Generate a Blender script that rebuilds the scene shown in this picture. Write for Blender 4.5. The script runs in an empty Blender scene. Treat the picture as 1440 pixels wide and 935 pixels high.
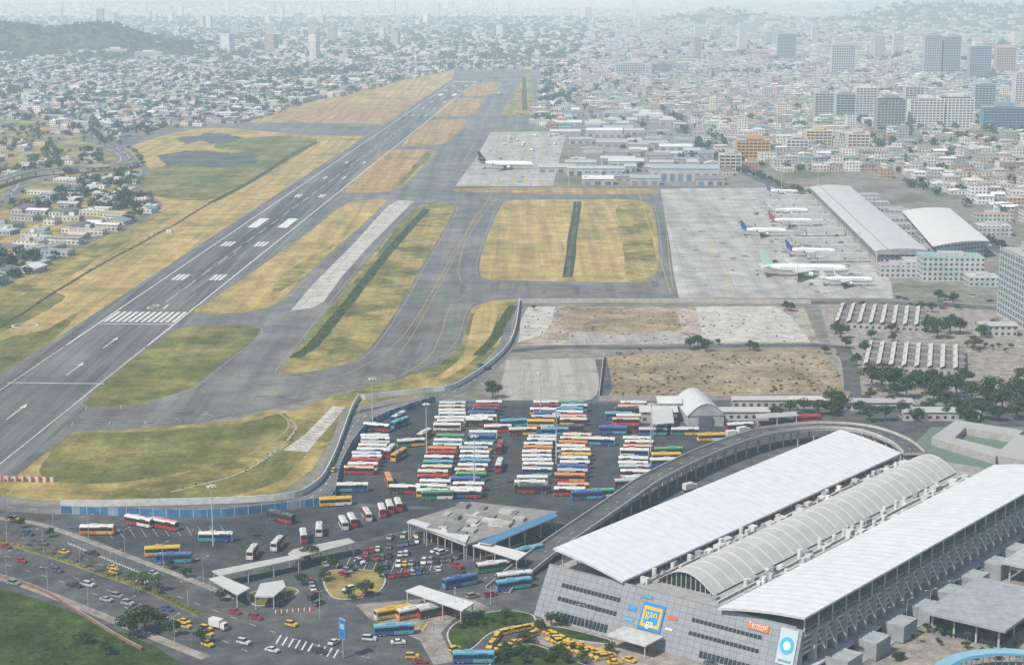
import bpy, math, random
import numpy as np
from mathutils import Vector
random.seed(11); rng=np.random.default_rng(5)
R=random.random; U_=random.uniform
scene=bpy.context.scene
# ---------------- survey of the site: oblique-photo coordinates -> metres on the ground
H=192.0; F=2450.0; PITCH=math.atan(492.5/F); CP=math.cos(PITCH); TP=math.tan(PITCH)
def G(x,y,z=0.0):
    h=H-z; s=y+25.0
    return ((x-720)*h/(CP*s), h*F/(CP*CP*s)-h*TP)
def GP(pts,z=0.0): return [G(x,y,z) for x,y in pts]
# airport axis
AX=(0.0499,0.99875); AR=(0.99875,-0.0499); AANG=math.degrees(math.atan2(AX[1],AX[0]))
TH=G(191,456)
def RW(s,t): return (TH[0]+AX[0]*s+AR[0]*t, TH[1]+AX[1]*s+AR[1]*t)

# ---------------- materials
def newmat(name):
    m=bpy.data.materials.new(name); m.use_nodes=True
    nt=m.node_tree; b=nt.nodes['Principled BSDF']; return m,nt,b
def N(nt,t,**k):
    n=nt.nodes.new(t)
    for a,v in k.items(): setattr(n,a,v)
    return n
def noise(nt,vec,scale,detail=4,rough=.6):
    n=N(nt,'ShaderNodeTexNoise'); n.inputs['Scale'].default_value=scale
    n.inputs['Detail'].default_value=detail; n.inputs['Roughness'].default_value=rough
    nt.links.new(vec,n.inputs['Vector']); return n.outputs['Fac']
def ramp(nt,fac,stops):
    r=N(nt,'ShaderNodeValToRGB'); e=r.color_ramp.elements
    while len(e)<len(stops): e.new(.5)
    for i,(p,c) in enumerate(stops):
        e[i].position=p; e[i].color=(*c,1)
    nt.links.new(fac,r.inputs[0]); return r.outputs[0]
def mul(nt,a,b,mode='MULTIPLY',fac=1.0):
    m=N(nt,'ShaderNodeMix',data_type='RGBA',blend_type=mode)
    if isinstance(fac,float): m.inputs[0].default_value=fac
    else: nt.links.new(fac,m.inputs[0])
    nt.links.new(a,m.inputs[6])
    if isinstance(b,tuple): m.inputs[7].default_value=(*b,1)
    else: nt.links.new(b,m.inputs[7])
    return m.outputs[2]
def pos(nt,rot=0,scale=(1,1,1)):
    g=N(nt,'ShaderNodeNewGeometry'); mp=N(nt,'ShaderNodeMapping')
    mp.inputs['Rotation'].default_value=(0,0,rot); mp.inputs['Scale'].default_value=scale
    nt.links.new(g.outputs['Position'],mp.inputs['Vector']); return mp.outputs['Vector']
def gmat(name,stops,scale,fine=.5,fa=.25,streak=None,sa=.3,rough=.95,mid=None):
    m,nt,b=newmat(name)
    p=pos(nt); c=ramp(nt,noise(nt,p,scale,5,.64),stops)
    f=ramp(nt,noise(nt,p,fine,3,.7),[(.3,(1-fa,)*3),(.7,(1+fa,)*3)])
    c=mul(nt,c,f)
    if mid:
        f=ramp(nt,noise(nt,p,mid,3,.6),[(.35,(.76,)*3),(.65,(1.15,)*3)]); c=mul(nt,c,f)
    if streak:
        ps=pos(nt,math.radians(2.86),(streak,streak*.03,1))
        f=ramp(nt,noise(nt,ps,1.0,3,.6),[(.35,(1-sa,)*3),(.65,(1+sa*.5,)*3)]); c=mul(nt,c,f)
    nt.links.new(c,b.inputs['Base Color']); b.inputs['Roughness'].default_value=rough
    b.inputs['Specular IOR Level'].default_value=.2
    return m
M={}
M['ground']=gmat('urban_ground',[(.35,(.15,.148,.14)),(.5,(.22,.205,.18)),(.64,(.105,.12,.07))],.008,.12,.3)
M['asphalt']=gmat('airfield_asphalt',[(.3,(.115,.12,.125)),(.5,(.16,.163,.163)),(.72,(.215,.21,.2))],.012,.35,.12,.09,.22,.9,.045)
M['runway']=gmat('runway_asphalt',[(.3,(.11,.115,.122)),(.7,(.175,.177,.175))],.01,.5,.10,.16,.4,.9)
M['road']=gmat('road_asphalt',[(.3,(.07,.074,.08)),(.55,(.10,.102,.105)),(.75,(.14,.138,.135))],.03,.9,.15,None,.2,.9,.12)
M['lot']=gmat('parking_asphalt',[(.3,(.04,.044,.05)),(.55,(.062,.067,.073)),(.75,(.11,.11,.11))],.04,.7,.22,None,.2,.9,.12)
M['concrete']=gmat('apron_concrete',[(.3,(.32,.315,.30)),(.7,(.44,.43,.405))],.02,.4,.10,.08,.18,.9,.06)
M['oldconc']=gmat('worn_concrete',[(.3,(.22,.21,.19)),(.5,(.36,.345,.32)),(.75,(.28,.26,.22))],.08,.8,.2,.2,.2)
M['dry']=gmat('dry_grass',[(.28,(.15,.15,.045)),(.38,(.29,.235,.08)),(.55,(.42,.31,.12)),(.72,(.36,.25,.10))],.013,.35,.24,.13,.26,.95,.06)
M['brown']=gmat('brown_grass',[(.3,(.25,.19,.08)),(.5,(.37,.25,.11)),(.72,(.31,.19,.095))],.012,.35,.24,.13,.26,.95,.06)
M['mixg']=gmat('mixed_grass',[(.3,(.095,.11,.026)),(.44,(.18,.165,.048)),(.54,(.31,.25,.085)),(.72,(.38,.28,.115))],.02,.4,.24,.1,.24,.95,.08)
M['green']=gmat('green_grass',[(.3,(.08,.095,.02)),(.46,(.135,.14,.036)),(.57,(.2,.18,.055)),(.72,(.30,.24,.09))],.025,.5,.32,.12,.2,.95,.09)
M['lush']=gmat('lush_grass',[(.3,(.022,.042,.008)),(.6,(.05,.08,.014)),(.8,(.1,.11,.03))],.05,.6,.4,None,.2,.95,.2)
M['ditch']=gmat('ditch_vegetation',[(.3,(.025,.035,.012)),(.7,(.07,.09,.025))],.12,.9,.4)
M['dirt']=gmat('bare_dirt',[(.3,(.13,.11,.055)),(.45,(.25,.195,.12)),(.6,(.34,.27,.17)),(.75,(.2,.165,.085))],.03,.4,.35,None,.2,.95,.1)
M['rubble']=gmat('rubble_ground',[(.3,(.13,.11,.085)),(.42,(.27,.22,.17)),(.55,(.42,.37,.32)),(.68,(.24,.18,.14))],.045,.5,.45,None,.2,.95,.13)
M['pale']=gmat('pale_slab',[(.3,(.34,.325,.3)),(.6,(.5,.48,.45)),(.75,(.31,.275,.225))],.06,.7,.22,None,.2,.95,.16)
M['burnt']=gmat('burnt_ground',[(.35,(.05,.053,.05)),(.6,(.11,.115,.10))],.03,.4,.3)
M['paver']=gmat('plaza_paving',[(.3,(.22,.2,.175)),(.7,(.33,.3,.265))],.1,.9,.2,None,.2,.9,.2)
M['hill']=gmat('hill_vegetation',[(.3,(.025,.04,.018)),(.55,(.05,.065,.028)),(.75,(.11,.10,.065))],.006,.05,.4)
def attrmat(name,rough,fa=.12,fscale=.6,metal=0.,spec=.4):
    m,nt,b=newmat(name)
    a=N(nt,'ShaderNodeAttribute',attribute_name='Col')
    c=a.outputs['Color']
    if fa>0:
        p=pos(nt); f=ramp(nt,noise(nt,p,fscale,4,.65),[(.3,(1-fa,)*3),(.7,(1+fa*.5,)*3)]); c=mul(nt,c,f)
    nt.links.new(c,b.inputs['Base Color']); b.inputs['Roughness'].default_value=rough
    b.inputs['Metallic'].default_value=metal; b.inputs['Specular IOR Level'].default_value=spec
    return m
M['matte']=attrmat('weathered_surface',.85,.25,.35,0,.2)
M['paint']=attrmat('vehicle_paint',.32,.0)
M['line']=attrmat('road_paint',.8,.5,.7,0,.2)
M['metalroof']=attrmat('metal_roofing',.5,.10,.25,0,.3)
M['leaf']=attrmat('foliage',.75,.0,.7,0,.15)
M['glass'],nt,b=newmat('dark_glass'); b.inputs['Base Color'].default_value=(.02,.03,.04,1); b.inputs['Roughness'].default_value=.12
M['bglass'],nt,b=newmat('blue_glass'); b.inputs['Base Color'].default_value=(.05,.09,.13,1); b.inputs['Roughness'].default_value=.15
M['rubber'],nt,b=newmat('tyre_rubber'); b.inputs['Base Color'].default_value=(.02,.02,.02,1); b.inputs['Roughness'].default_value=.8
# wall with windows (UV in metres, attribute alpha switches windows on)
m,nt,b=newmat('building_surface'); M['wall']=m
a=N(nt,'ShaderNodeAttribute',attribute_name='Col'); uv=N(nt,'ShaderNodeUVMap'); uv.uv_map='UVMap'
sx=N(nt,'ShaderNodeSeparateXYZ'); nt.links.new(uv.outputs[0],sx.inputs[0])
def mth(op,a_,b_=None):
    n=N(nt,'ShaderNodeMath',operation=op)
    for i,v in enumerate((a_,b_)):
        if v is None: continue
        if isinstance(v,(int,float)): n.inputs[i].default_value=v
        else: nt.links.new(v,n.inputs[i])
    return n.outputs[0]
fu=mth('FRACT',mth('DIVIDE',sx.outputs[0],3.4)); fv=mth('FRACT',mth('DIVIDE',sx.outputs[1],3.2))
wm=mth('MULTIPLY',mth('MULTIPLY',mth('GREATER_THAN',fu,.27),mth('LESS_THAN',fu,.74)),mth('MULTIPLY',mth('GREATER_THAN',fv,.28),mth('LESS_THAN',fv,.74)))
wm=mth('MULTIPLY',wm,a.outputs['Alpha'])
p=pos(nt); f=ramp(nt,noise(nt,p,.15,4,.7),[(.3,(.66,.66,.66)),(.7,(1.12,1.12,1.12))])
c=mul(nt,a.outputs['Color'],f); c=mul(nt,c,(.05,.06,.075),'MIX',wm)
nt.links.new(c,b.inputs['Base Color']); b.inputs['Roughness'].default_value=.8; b.inputs['Specular IOR Level'].default_value=.2

# ---------------- mesh builder
class MB:
    def __init__(s): s.v=[];s.f=[];s.m=[];s.c=[];s.uv=[];s.mats=[]
    def mi(s,k):
        if k not in s.mats: s.mats.append(k)
        return s.mats.index(k)
    def face(s,pts,m='matte',c=(.5,.5,.5),a=0.,uv=None):
        i=len(s.v); s.v.extend(pts); s.f.append(tuple(range(i,i+len(pts)))); s.m.append(s.mi(m)); s.c.append((*c[:3],a))
        s.uv.append(uv if uv else [(0,0)]*len(pts))
    def box(s,cx,cy,z0,sx,sy,sz,rot=0.,m='matte',c=(.5,.5,.5),ct=None,a=0.,mt=None,taper=1.,bottom=False):
        r=math.radians(rot); co,si=math.cos(r),math.sin(r); hx,hy=sx/2,sy/2
        def P(x,y,z): return (cx+x*co-y*si, cy+x*si+y*co, z)
        t=taper
        b4=[P(-hx,-hy,z0),P(hx,-hy,z0),P(hx,hy,z0),P(-hx,hy,z0)]
        t4=[P(-hx*t,-hy*t,z0+sz),P(hx*t,-hy*t,z0+sz),P(hx*t,hy*t,z0+sz),P(-hx*t,hy*t,z0+sz)]
        L=[sx,sy,sx,sy]
        for i in range(4):
            j=(i+1)%4
            s.face([b4[i],b4[j],t4[j],t4[i]],m,c,a,[(0,0),(L[i],0),(L[i],sz),(0,sz)])
        s.face(t4,mt or m,ct or c)
        if bottom: s.face(b4[::-1],m,c)
    def gable(s,cx,cy,z0,sx,sy,h,hr,rot,c,ct,a=0.,curve=False):
        r=math.radians(rot); co,si=math.cos(r),math.sin(r)
        def P(x,y,z): return (cx+x*co-y*si, cy+x*si+y*co, z)
        s.box(cx,cy,z0,sx,sy,h,rot,'wall',c,ct,a)
        n=8 if curve else 2; o=.6
        prof=[]
        for i in range(n+1):
            t=i/n; y=(-1+2*t)*(sy/2+o); z=math.sin(math.pi*t)*hr if curve else (1-abs(2*t-1))*hr
            prof.append((y,z0+h+.05+z))
        X=sx/2+o
        for i in range(n):
            (y0,za),(y1,zb)=prof[i],prof[i+1]
            s.face([P(-X,y0,za),P(X,y0,za),P(X,y1,zb),P(-X,y1,zb)],'metalroof',ct)
        for xx in (-X+.3,X-.3): s.face([P(xx,y,z) for y,z in prof],'wall',c)
    def cyl(s,p0,p1,r0,r1,n=8,m='matte',c=(.5,.5,.5),caps=True):
        p0=Vector(p0);p1=Vector(p1);d=(p1-p0).normalized()
        u=d.orthogonal().normalized();w=d.cross(u)
        A=[];B=[]
        for i in range(n):
            t=2*math.pi*i/n;e=u*math.cos(t)+w*math.sin(t)
            A.append(tuple(p0+e*r0));B.append(tuple(p1+e*r1))
        for i in range(n):
            j=(i+1)%n; s.face([A[i],A[j],B[j],B[i]],m,c)
        if caps: s.face(A[::-1],m,c); s.face(B,m,c)
    def sides(s,pts,w,closed=False):
        n=len(pts); L=[];Rr=[]
        for i in range(n):
            a=pts[(i-1)%n] if (closed or i>0) else pts[i]; b=pts[(i+1)%n] if (closed or i<n-1) else pts[i]
            dx,dy=b[0]-a[0],b[1]-a[1]; l=math.hypot(dx,dy) or 1; nx,ny=-dy/l,dx/l
            L.append((pts[i][0]+nx*w/2,pts[i][1]+ny*w/2));Rr.append((pts[i][0]-nx*w/2,pts[i][1]-ny*w/2))
        return L,Rr
    def ribbon(s,pts,w,z,m,c=(.5,.5,.5),closed=False):
        n=len(pts)
        if n<2: return
        L,Q=s.sides(pts,w,closed); zs=z if isinstance(z,list) else [z]*n
        for i in range(n if closed else n-1):
            j=(i+1)%n; s.face([(*Q[i],zs[i]),(*Q[j],zs[j]),(*L[j],zs[j]),(*L[i],zs[i])],m,c)
    def wallline(s,pts,h,th,z0,m,c,ct=None,mt=None):
        n=len(pts); zs=z0 if isinstance(z0,list) else [z0]*n; L,Q=s.sides(pts,th)
        for i in range(n-1):
            j=i+1; a,b=zs[i],zs[j]
            s.face([(*Q[i],a+h),(*Q[j],b+h),(*L[j],b+h),(*L[i],a+h)],mt or m,ct or c)
            s.face([(*Q[i],a),(*Q[j],b),(*Q[j],b+h),(*Q[i],a+h)],m,c)
            s.face([(*L[j],b),(*L[i],a),(*L[i],a+h),(*L[j],b+h)],m,c)
            if a>.8: s.face([(*Q[i],a),(*L[i],a),(*L[j],b),(*Q[j],b)],m,c)
        for k in (0,n-1): s.face([(*Q[k],zs[k]),(*L[k],zs[k]),(*L[k],zs[k]+h),(*Q[k],zs[k]+h)],m,c)
    def mesh(s,name,smooth=False):
        me=bpy.data.meshes.new(name); me.from_pydata(s.v,[],s.f)
        for k in s.mats: me.materials.append(M[k])
        me.polygons.foreach_set('material_index',s.m)
        cnt=[len(f) for f in s.f]
        ca=me.color_attributes.new('Col','FLOAT_COLOR','CORNER')
        ca.data.foreach_set('color',np.repeat(np.array(s.c,dtype=np.float32),cnt,axis=0).ravel())
        ul=me.uv_layers.new(name='UVMap'); ul.data.foreach_set('uv',np.array([q for f in s.uv for q in f],dtype=np.float32).ravel())
        if smooth: me.polygons.foreach_set('use_smooth',[True]*len(s.f))
        me.update(); return me
    def obj(s,name,smooth=False,parent=None):
        o=bpy.data.objects.new(name,s.mesh(name,smooth)); scene.collection.objects.link(o)
        if parent: o.parent=parent
        return o
def put(me,name,x,y,rot=0,z=0.,sc=1.):
    o=bpy.data.objects.new(name,me); scene.collection.objects.link(o)
    o.location=(x,y,z); o.rotation_euler=(0,0,math.radians(rot)); o.scale=(sc,)*3 if not isinstance(sc,tuple) else sc
    return o
def empty(name,x,y,z=0):
    o=bpy.data.objects.new(name,None); scene.collection.objects.link(o); o.location=(x,y,z); return o
def smooth(pts,closed=True,k=6):
    n=len(pts); out=[]
    rngi=range(n) if closed else range(n-1)
    for i in rngi:
        if closed: p0,p1,p2,p3=[pts[(i+d)%n] for d in (-1,0,1,2)]
        else: p0,p1,p2,p3=pts[max(i-1,0)],pts[i],pts[i+1],pts[min(i+2,n-1)]
        for j in range(k):
            t=j/k;t2=t*t;t3=t2*t
            out.append(tuple(.5*((2*p1[d])+(-p0[d]+p2[d])*t+(2*p0[d]-5*p1[d]+4*p2[d]-p3[d])*t2+(-p0[d]+3*p1[d]-3*p2[d]+p3[d])*t3) for d in (0,1)))
    if not closed: out.append(pts[-1])
    return out
def area(p): return .5*sum(p[i][0]*p[(i+1)%len(p)][1]-p[(i+1)%len(p)][0]*p[i][1] for i in range(len(p)))
def ccw(p): return p if area(p)>0 else p[::-1]
def offset(p,d):
    p=ccw(p);n=len(p);o=[]
    for i in range(n):
        a,b=p[(i-1)%n],p[(i+1)%n];dx,dy=b[0]-a[0],b[1]-a[1];l=math.hypot(dx,dy) or 1
        o.append((p[i][0]+dy/l*d,p[i][1]-dx/l*d))
    return o
def sheet(name,px,z,m,sm=False,world=False,c=(.5,.5,.5),rag=0.):
    p=px if world else GP(px)
    if sm: p=smooth(p)
    if rag: p=[(x+U_(-rag,rag),y+U_(-rag,rag)*2) for x,y in p]
    p=ccw(p); mb=MB(); mb.face([(x,y,z) for x,y in p],m,c); mb.obj(name); return p
def resample(pts,step):
    out=[];acc=0
    for i in range(len(pts)-1):
        a,b=pts[i],pts[i+1];l=math.hypot(b[0]-a[0],b[1]-a[1]);ang=math.degrees(math.atan2(b[1]-a[1],b[0]-a[0]))
        while acc<l:
            t=acc/l; out.append((a[0]+(b[0]-a[0])*t,a[1]+(b[1]-a[1])*t,ang)); acc+=step
        acc-=l
    return out
def pip(X,Y,poly):
    ins=np.zeros(X.shape,bool); n=len(poly)
    for i in range(n):
        x1,y1=poly[i];x2,y2=poly[(i+1)%n]
        if y1==y2: continue
        cnd=((y1>Y)!=(y2>Y))&(X<(x2-x1)*(Y-y1)/(y2-y1)+x1); ins^=cnd
    return ins
def inp(x,y,poly): return bool(pip(np.array([x]),np.array([y]),poly)[0])

WHT=(.68,.68,.66); YEL=(.55,.37,.06)
# ================= GROUND =================
mb=MB(); mb.face([(-30000,-3000,0),(30000,-3000,0),(30000,60000,0),(-30000,60000,0)],'ground'); mb.obj('ground')
AS=[(-150,700),(20,672),(100,607),(250,600),(380,575),(470,553),(560,532),(615,512),(648,485),(662,430),(700,419),(955,419),(1255,421),(1140,262),(775,262),(797,184),(752,180),(765,98),(640,98),(636,112),(-8,533),(-150,627)]
ASW=sheet('airfield_asphalt_ground',AS,.06,'asphalt')
LF=[(-150,640),(-8,540),(645,112),(640,98),(560,114),(520,126),(450,140),(400,155),(350,172),(250,180),(150,203),(205,238),(182,268),(225,291),(130,340),(0,405),(-150,470)]
LFW=sheet('airfield_grass_field',LF,.03,'dry')
sheet('green_grass_patch',[(205,242),(260,228),(330,215),(430,195),(442,203),(380,240),(330,265),(290,282),(230,278),(188,268)],.045,'green',True,rag=1)
sheet('green_grass_patch',[(0,400),(60,372),(130,342),(222,298),(250,300),(170,345),(60,410),(-60,470),(-80,430)],.045,'mixg',True,rag=1)
sheet('green_grass_patch',[(-100,480),(0,425),(60,410),(90,420),(40,450),(0,470),(-90,520)],.048,'green',True,rag=1)
sheet('green_grass_patch',[(-100,560),(0,480),(60,465),(110,440),(60,490),(0,530),(-80,590)],.05,'green',True,rag=1)
sheet('burnt_ground_patch',[(222,220),(250,214),(290,212),(330,217),(355,216),(362,230),(330,233),(300,237),(260,232),(235,235)],.055,'burnt',True,rag=4)
sheet('burnt_ground_patch',[(248,195),(275,191),(300,187),(328,190),(335,196),(310,202),(280,198),(262,202)],.055,'burnt',True,rag=5)
sheet('green_grass_patch',[(330,195),(420,192),(445,198),(400,207),(340,212),(300,207)],.05,'green',True,rag=1)
sheet('brown_field_patch',[(385,174),(400,157),(480,146),(590,140),(575,152),(540,173),(460,172)],.045,'brown',True)
sheet('airfield_service_asphalt',[(150,203),(250,181),(350,173),(560,176),(545,190),(440,190),(300,180),(215,195),(160,215)],.05,'asphalt',True)
mk=MB()
def line(px,w,z=.14,c=WHT,sm=False,closed=False,world=False):
    p=px if world else GP(px)
    if sm: p=smooth(p,closed,8)
    mk.ribbon(p,w,z,'line',c,closed); return p
islands={
 'A':([(121,566),(150,535),(195,500),(235,470),(262,460),(300,458),(345,458),(363,464),(356,478),(325,500),(290,528),(262,548),(200,566),(150,571)],'green'),
 'B':([(273,438),(300,420),(380,365),(440,322),(478,292),(500,284),(542,281),(532,295),(500,325),(450,368),(410,408),(385,429),(350,438),(300,441)],'dry'),
 'C':([(605,285),(632,285),(638,298),(620,330),(590,380),(562,430),(535,470),(505,503),(460,518),(405,526),(394,522),(420,490),(455,445),(490,400),(540,340),(580,297)],'mixg'),
 'D':([(712,284),(750,281),(820,281),(890,281),(913,288),(922,310),(926,370),(917,390),(890,397),(800,396),(720,395),(685,392),(674,382),(680,350),(697,305)],'dry'),
 'E':([(485,268),(500,250),(535,217),(555,211),(600,211),(611,216),(590,240),(568,260),(545,269),(500,272)],'brown'),
 'F':([(565,204),(590,180),(605,170),(645,168),(655,172),(635,195),(615,204),(580,206)],'brown'),
 'G':([(612,162),(630,143),(642,139),(672,138),(680,142),(665,158),(650,163),(622,164)],'brown'),
 'H':([(651,133),(668,118),(690,116),(703,118),(692,132),(670,136)],'brown'),
 'I':([(706,158),(725,128),(738,106),(745,106),(748,150),(742,162),(720,162)],'mixg'),
}
ISL={}
for k,(px,m) in islands.items():
    p=sheet('grass_island',px,.09,m,True); ISL[k]=p
    mk.ribbon(offset(p,2.2),.35 if k in 'ABCD' else .6,.14,'line',(.42,.36,.18),True)
sheet('green_grass_patch',[(575,300),(600,293),(560,345),(500,420),(455,480),(410,505),(420,488),(460,440),(520,370)],.10,'green',True,rag=.6)
sheet('green_grass_patch',[(598,215),(607,218),(585,240),(566,258),(560,258),(578,238)],.10,'green',True,rag=1)
sheet('green_grass_patch',[(868,290),(910,292),(918,330),(920,385),(885,394),(875,340)],.10,'mixg',True,rag=.8)
sheet('green_grass_patch',[(400,385),(440,360),(470,345),(440,378),(410,400),(380,415)],.10,'mixg',True,rag=.8)
CT=sheet('closed_taxiway_concrete',[(409,437),(440,400),(500,340),(545,290),(560,282),(582,283),(560,305),(520,345),(480,390),(455,425),(440,433)],.085,'pale')
dit=MB()
def ditch(px,w,z=.12,m='ditch'):
    p=smooth(GP(px),False,6)
    q=[(x+U_(-.5,.5),y+U_(-.5,.5)) for x,y in p]
    dit.ribbon(q,w,z,m)
ditch([(600,295),(560,338),(510,400),(470,450),(440,485),(415,503)],7)
ditch([(812,284),(806,330),(798,390)],7); ditch([(812,286),(806,330),(798,388)],2.5,.125,'burnt')
ditch([(447,200),(415,215),(370,245),(330,268),(297,285)],6,.06); ditch([(297,285),(230,325),(120,385),(0,460),(-60,490)],2.5,.06)
ditch([(722,430),(706,455),(692,480),(672,500)],6,.13); ditch([(737,108),(738,155)],8)
dit.obj('drainage_ditch')
PA=sheet('passenger_apron_concrete',[(928,266),(1141,263),(1253,395),(1256,420),(955,419),(948,390),(940,330)],.075,'concrete')
CA=sheet('cargo_apron_concrete',[(640,262),(668,225),(690,186),(797,185),(777,262)],.075,'concrete')
for poly,st,w_ in ((PA,15,.28),(CA,20,.4),(CT,12,.3)):
    x0=min(p[0] for p in poly);x1=max(p[0] for p in poly);y0=min(p[1] for p in poly);y1=max(p[1] for p in poly)
    for i in range(int((x1-x0)/st)+2):
        for j in range(int((y1-y0)/st)+2):
            x=x0+i*st+(y0+j*st-y0)*.05-8; y=y0+j*st
            if inp(x,y,poly):
                for (dx,dy) in ((st*.9988,-st*.05),(st*.05,st*.9988)):
                    if inp(x+dx,y+dy,poly): mk.ribbon([(x,y),(x+dx,y+dy)],w_,.105+(.001 if dy>1 else 0),'line',(.25,.245,.23))
sheet('dry_grass_strip',[(636,266),(700,264),(925,265),(926,272),(820,274),(640,270)],.08,'brown')
sheet('verge_grass',[(20,672),(60,640),(102,608),(200,603),(330,592),(380,576),(412,578),(470,556),(560,534),(618,512),(650,483),(664,432),(690,423),(726,421),(716,445),(702,485),(672,517),(625,547),(540,562),(480,574),(470,610),(440,660),(400,690),(340,704),(200,708),(60,704),(-60,690)],.09,'mixg')
sheet('green_grass_patch',[(60,650),(110,612),(220,606),(340,594),(400,582),(400,610),(340,640),(250,665),(150,680),(70,675)],.10,'green',True,rag=.5)
sheet('green_grass_patch',[(240,690),(330,668),(400,630),(425,600),(440,620),(400,670),(330,695)],.10,'green',True,rag=.5)
sheet('bare_dirt_patch',[(600,540),(650,500),(668,440),(690,425),(700,440),(680,490),(640,525)],.10,'dry',True)
# ================= RUNWAY =================
mb=MB(); mb.ribbon([RW(-330,0),RW(2560,0)],60,.07,'runway'); mb.obj('runway')
rb=MB()
for i in range(150):
    s=U_(80,900); t=random.gauss(0,6); rb.ribbon([RW(s,t),RW(s+U_(40,160),t+U_(-.6,.6))],U_(.25,.7),.09+.0003*i,'line',(.06,.062,.065))
rb.obj('tyre_rubber_deposits')
for s in (-1,1): mk.ribbon([RW(-60,22*s),RW(2500,22*s)],.9,.142,'line',WHT)
for s in (-1,1): mk.ribbon([RW(-330,22*s),RW(-64,22*s)],.5,.142,'line',WHT)
mk.ribbon([RW(0,-21.4),RW(0,21.4)],1.4,.143,'line',WHT); mk.ribbon([RW(-150,-24),RW(-150,24)],1.0,.145,'line',WHT)
for e in (0,1):
    for i in range(12):
        t=(-19.8+3.6*i); s0,s1=(6,38) if e==0 else (2462,2492)
        mk.ribbon([RW(s0,t),RW(s1,t)],1.9,.144,'line',WHT)
def blk(s0,s1,t,w): mk.ribbon([RW(s0,t),RW(s1,t)],w,.144,'line',WHT)
for base,sg in ((0,1),(2500,-1)):
    for s in (-1,1):
        for d,k in ((150,3),(300,3),(600,2),(750,1),(900,1)):
            for i in range(k): blk(base+sg*d,base+sg*(d+23),s*(9.5+3.0*i),2.0)
        blk(base+sg*400,base+sg*455,s*12,8)
s=70
while s<2440: mk.ribbon([RW(s,0),RW(s+30,0)],.5,.144,'line',WHT); s+=50
def seg(a,b,w=1.2): mk.ribbon([RW(*a),RW(*b)],w,.146,'line',WHT)
for a,b in (((48,-6),(48,-1.5)),((48.6,-6),(53,-6)),((53.6,-6),(57,-1.5)),((57.6,-1.5),(60,-2)),((60.6,-2),(60.6,-6)),((48,4),(60,4))): seg(a,b)
for s in (-45,-110,-200,-260):
    mk.ribbon([RW(s-22,0),RW(s,0)],.6,.144,'line',WHT); mk.face([(*RW(s,-1.3),.144),(*RW(s,1.3),.144),(*RW(s+8,0),.144)],'line',WHT)
c0=G(35,458); mk.ribbon([(c0[0]+7*math.cos(t*.2618),c0[1]+7*math.sin(t*.2618)) for t in range(24)],1.,.14,'line',WHT,True)
zt=.148
for px in ([(-60,560),(60,584),(180,586),(300,572),(400,552),(500,520),(560,480),(605,415),(650,335),(690,275),(715,220),(738,130),(744,108)],
           [(460,550),(540,538),(600,505),(620,470),(640,425),(700,405),(850,405),(955,408)],
           [(660,330),(700,280),(760,272),(930,272)],
           [(250,447),(330,448),(380,452),(420,440)],
           [(330,565),(390,555),(330,535),(300,530)],
           [(935,270),(938,330),(946,405)],[(610,268),(560,274),(500,278),(440,284)],
           [(655,335),(645,380),(660,402),(720,404)],[(620,265),(660,215),(690,150),(712,108)]):
    line(px,.35,zt,YEL,True); zt+=.001
for px in ([(100,600),(250,594),(380,570),(470,548),(560,527),(612,507),(642,480),(656,440),(672,424),(720,412)],[(120,577),(200,573),(270,556),(330,548)],[(560,500),(590,455),(640,360),(670,300)]):
    p=line(px,.3,zt,YEL,True); zt+=.001
    for x,y,a in resample(p,16):
        d=math.radians(a+90); mk.ribbon([(x+math.cos(d)*1,y+math.sin(d)*1),(x+math.cos(d)*8,y+math.sin(d)*8)],.35,.158,'line',(.5,.45,.3))
for i in range(10):
    s0=G(1060,280)[1]-i*42; mk.ribbon([(170,s0),(230,s0-6)],.5,.15,'line',YEL)
mk.ribbon([(160,G(0,270)[1]),(140,G(0,412)[1])],.5,.152,'line',YEL); mk.ribbon([(118,G(0,270)[1]),(100,G(0,412)[1])],.5,.152,'line',YEL)
for i in range(4): line([(700+i*20,258),(712+i*17,200)],.6,.15,YEL)
rp=MB()
def onisl(x,y): return any(inp(x,y,ISL[k]) for k in ISL)
for i in range(130):
    px,py=random.choice([(U_(380,640),U_(280,560)),(U_(600,730),U_(110,420)),(U_(640,930),U_(399,416)),(U_(0,300),U_(575,600)),(U_(400,560),U_(440,560))])
    x,y=G(px,py); a=math.radians(AANG+random.choice([0,0,90])); L=U_(8,60)
    if onisl(x,y) or onisl(x+math.cos(a)*L,y+math.sin(a)*L): continue
    rp.ribbon([(x,y),(x+math.cos(a)*L,y+math.sin(a)*L)],U_(.5,5),.062+.00005*i,'runway' if R()<.75 else ('lot' if R()<.2 else 'asphalt'))
rp.obj('asphalt_repair_patches')
st=MB()
for i in range(90):
    x,y=G(*random.choice([(U_(960,1230),U_(275,412)),(U_(660,790),U_(190,258))])); n=9; r0=U_(.8,4)
    if not (inp(x,y,PA) or inp(x,y,CA)): continue
    st.face([(x+r0*U_(.6,1.2)*math.cos(t*.698),y+2*r0*U_(.6,1.2)*math.sin(t*.698),.108+.0001*i) for t in range(n)],'line',(.2,.195,.18))
st.obj('oil_stains')

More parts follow.
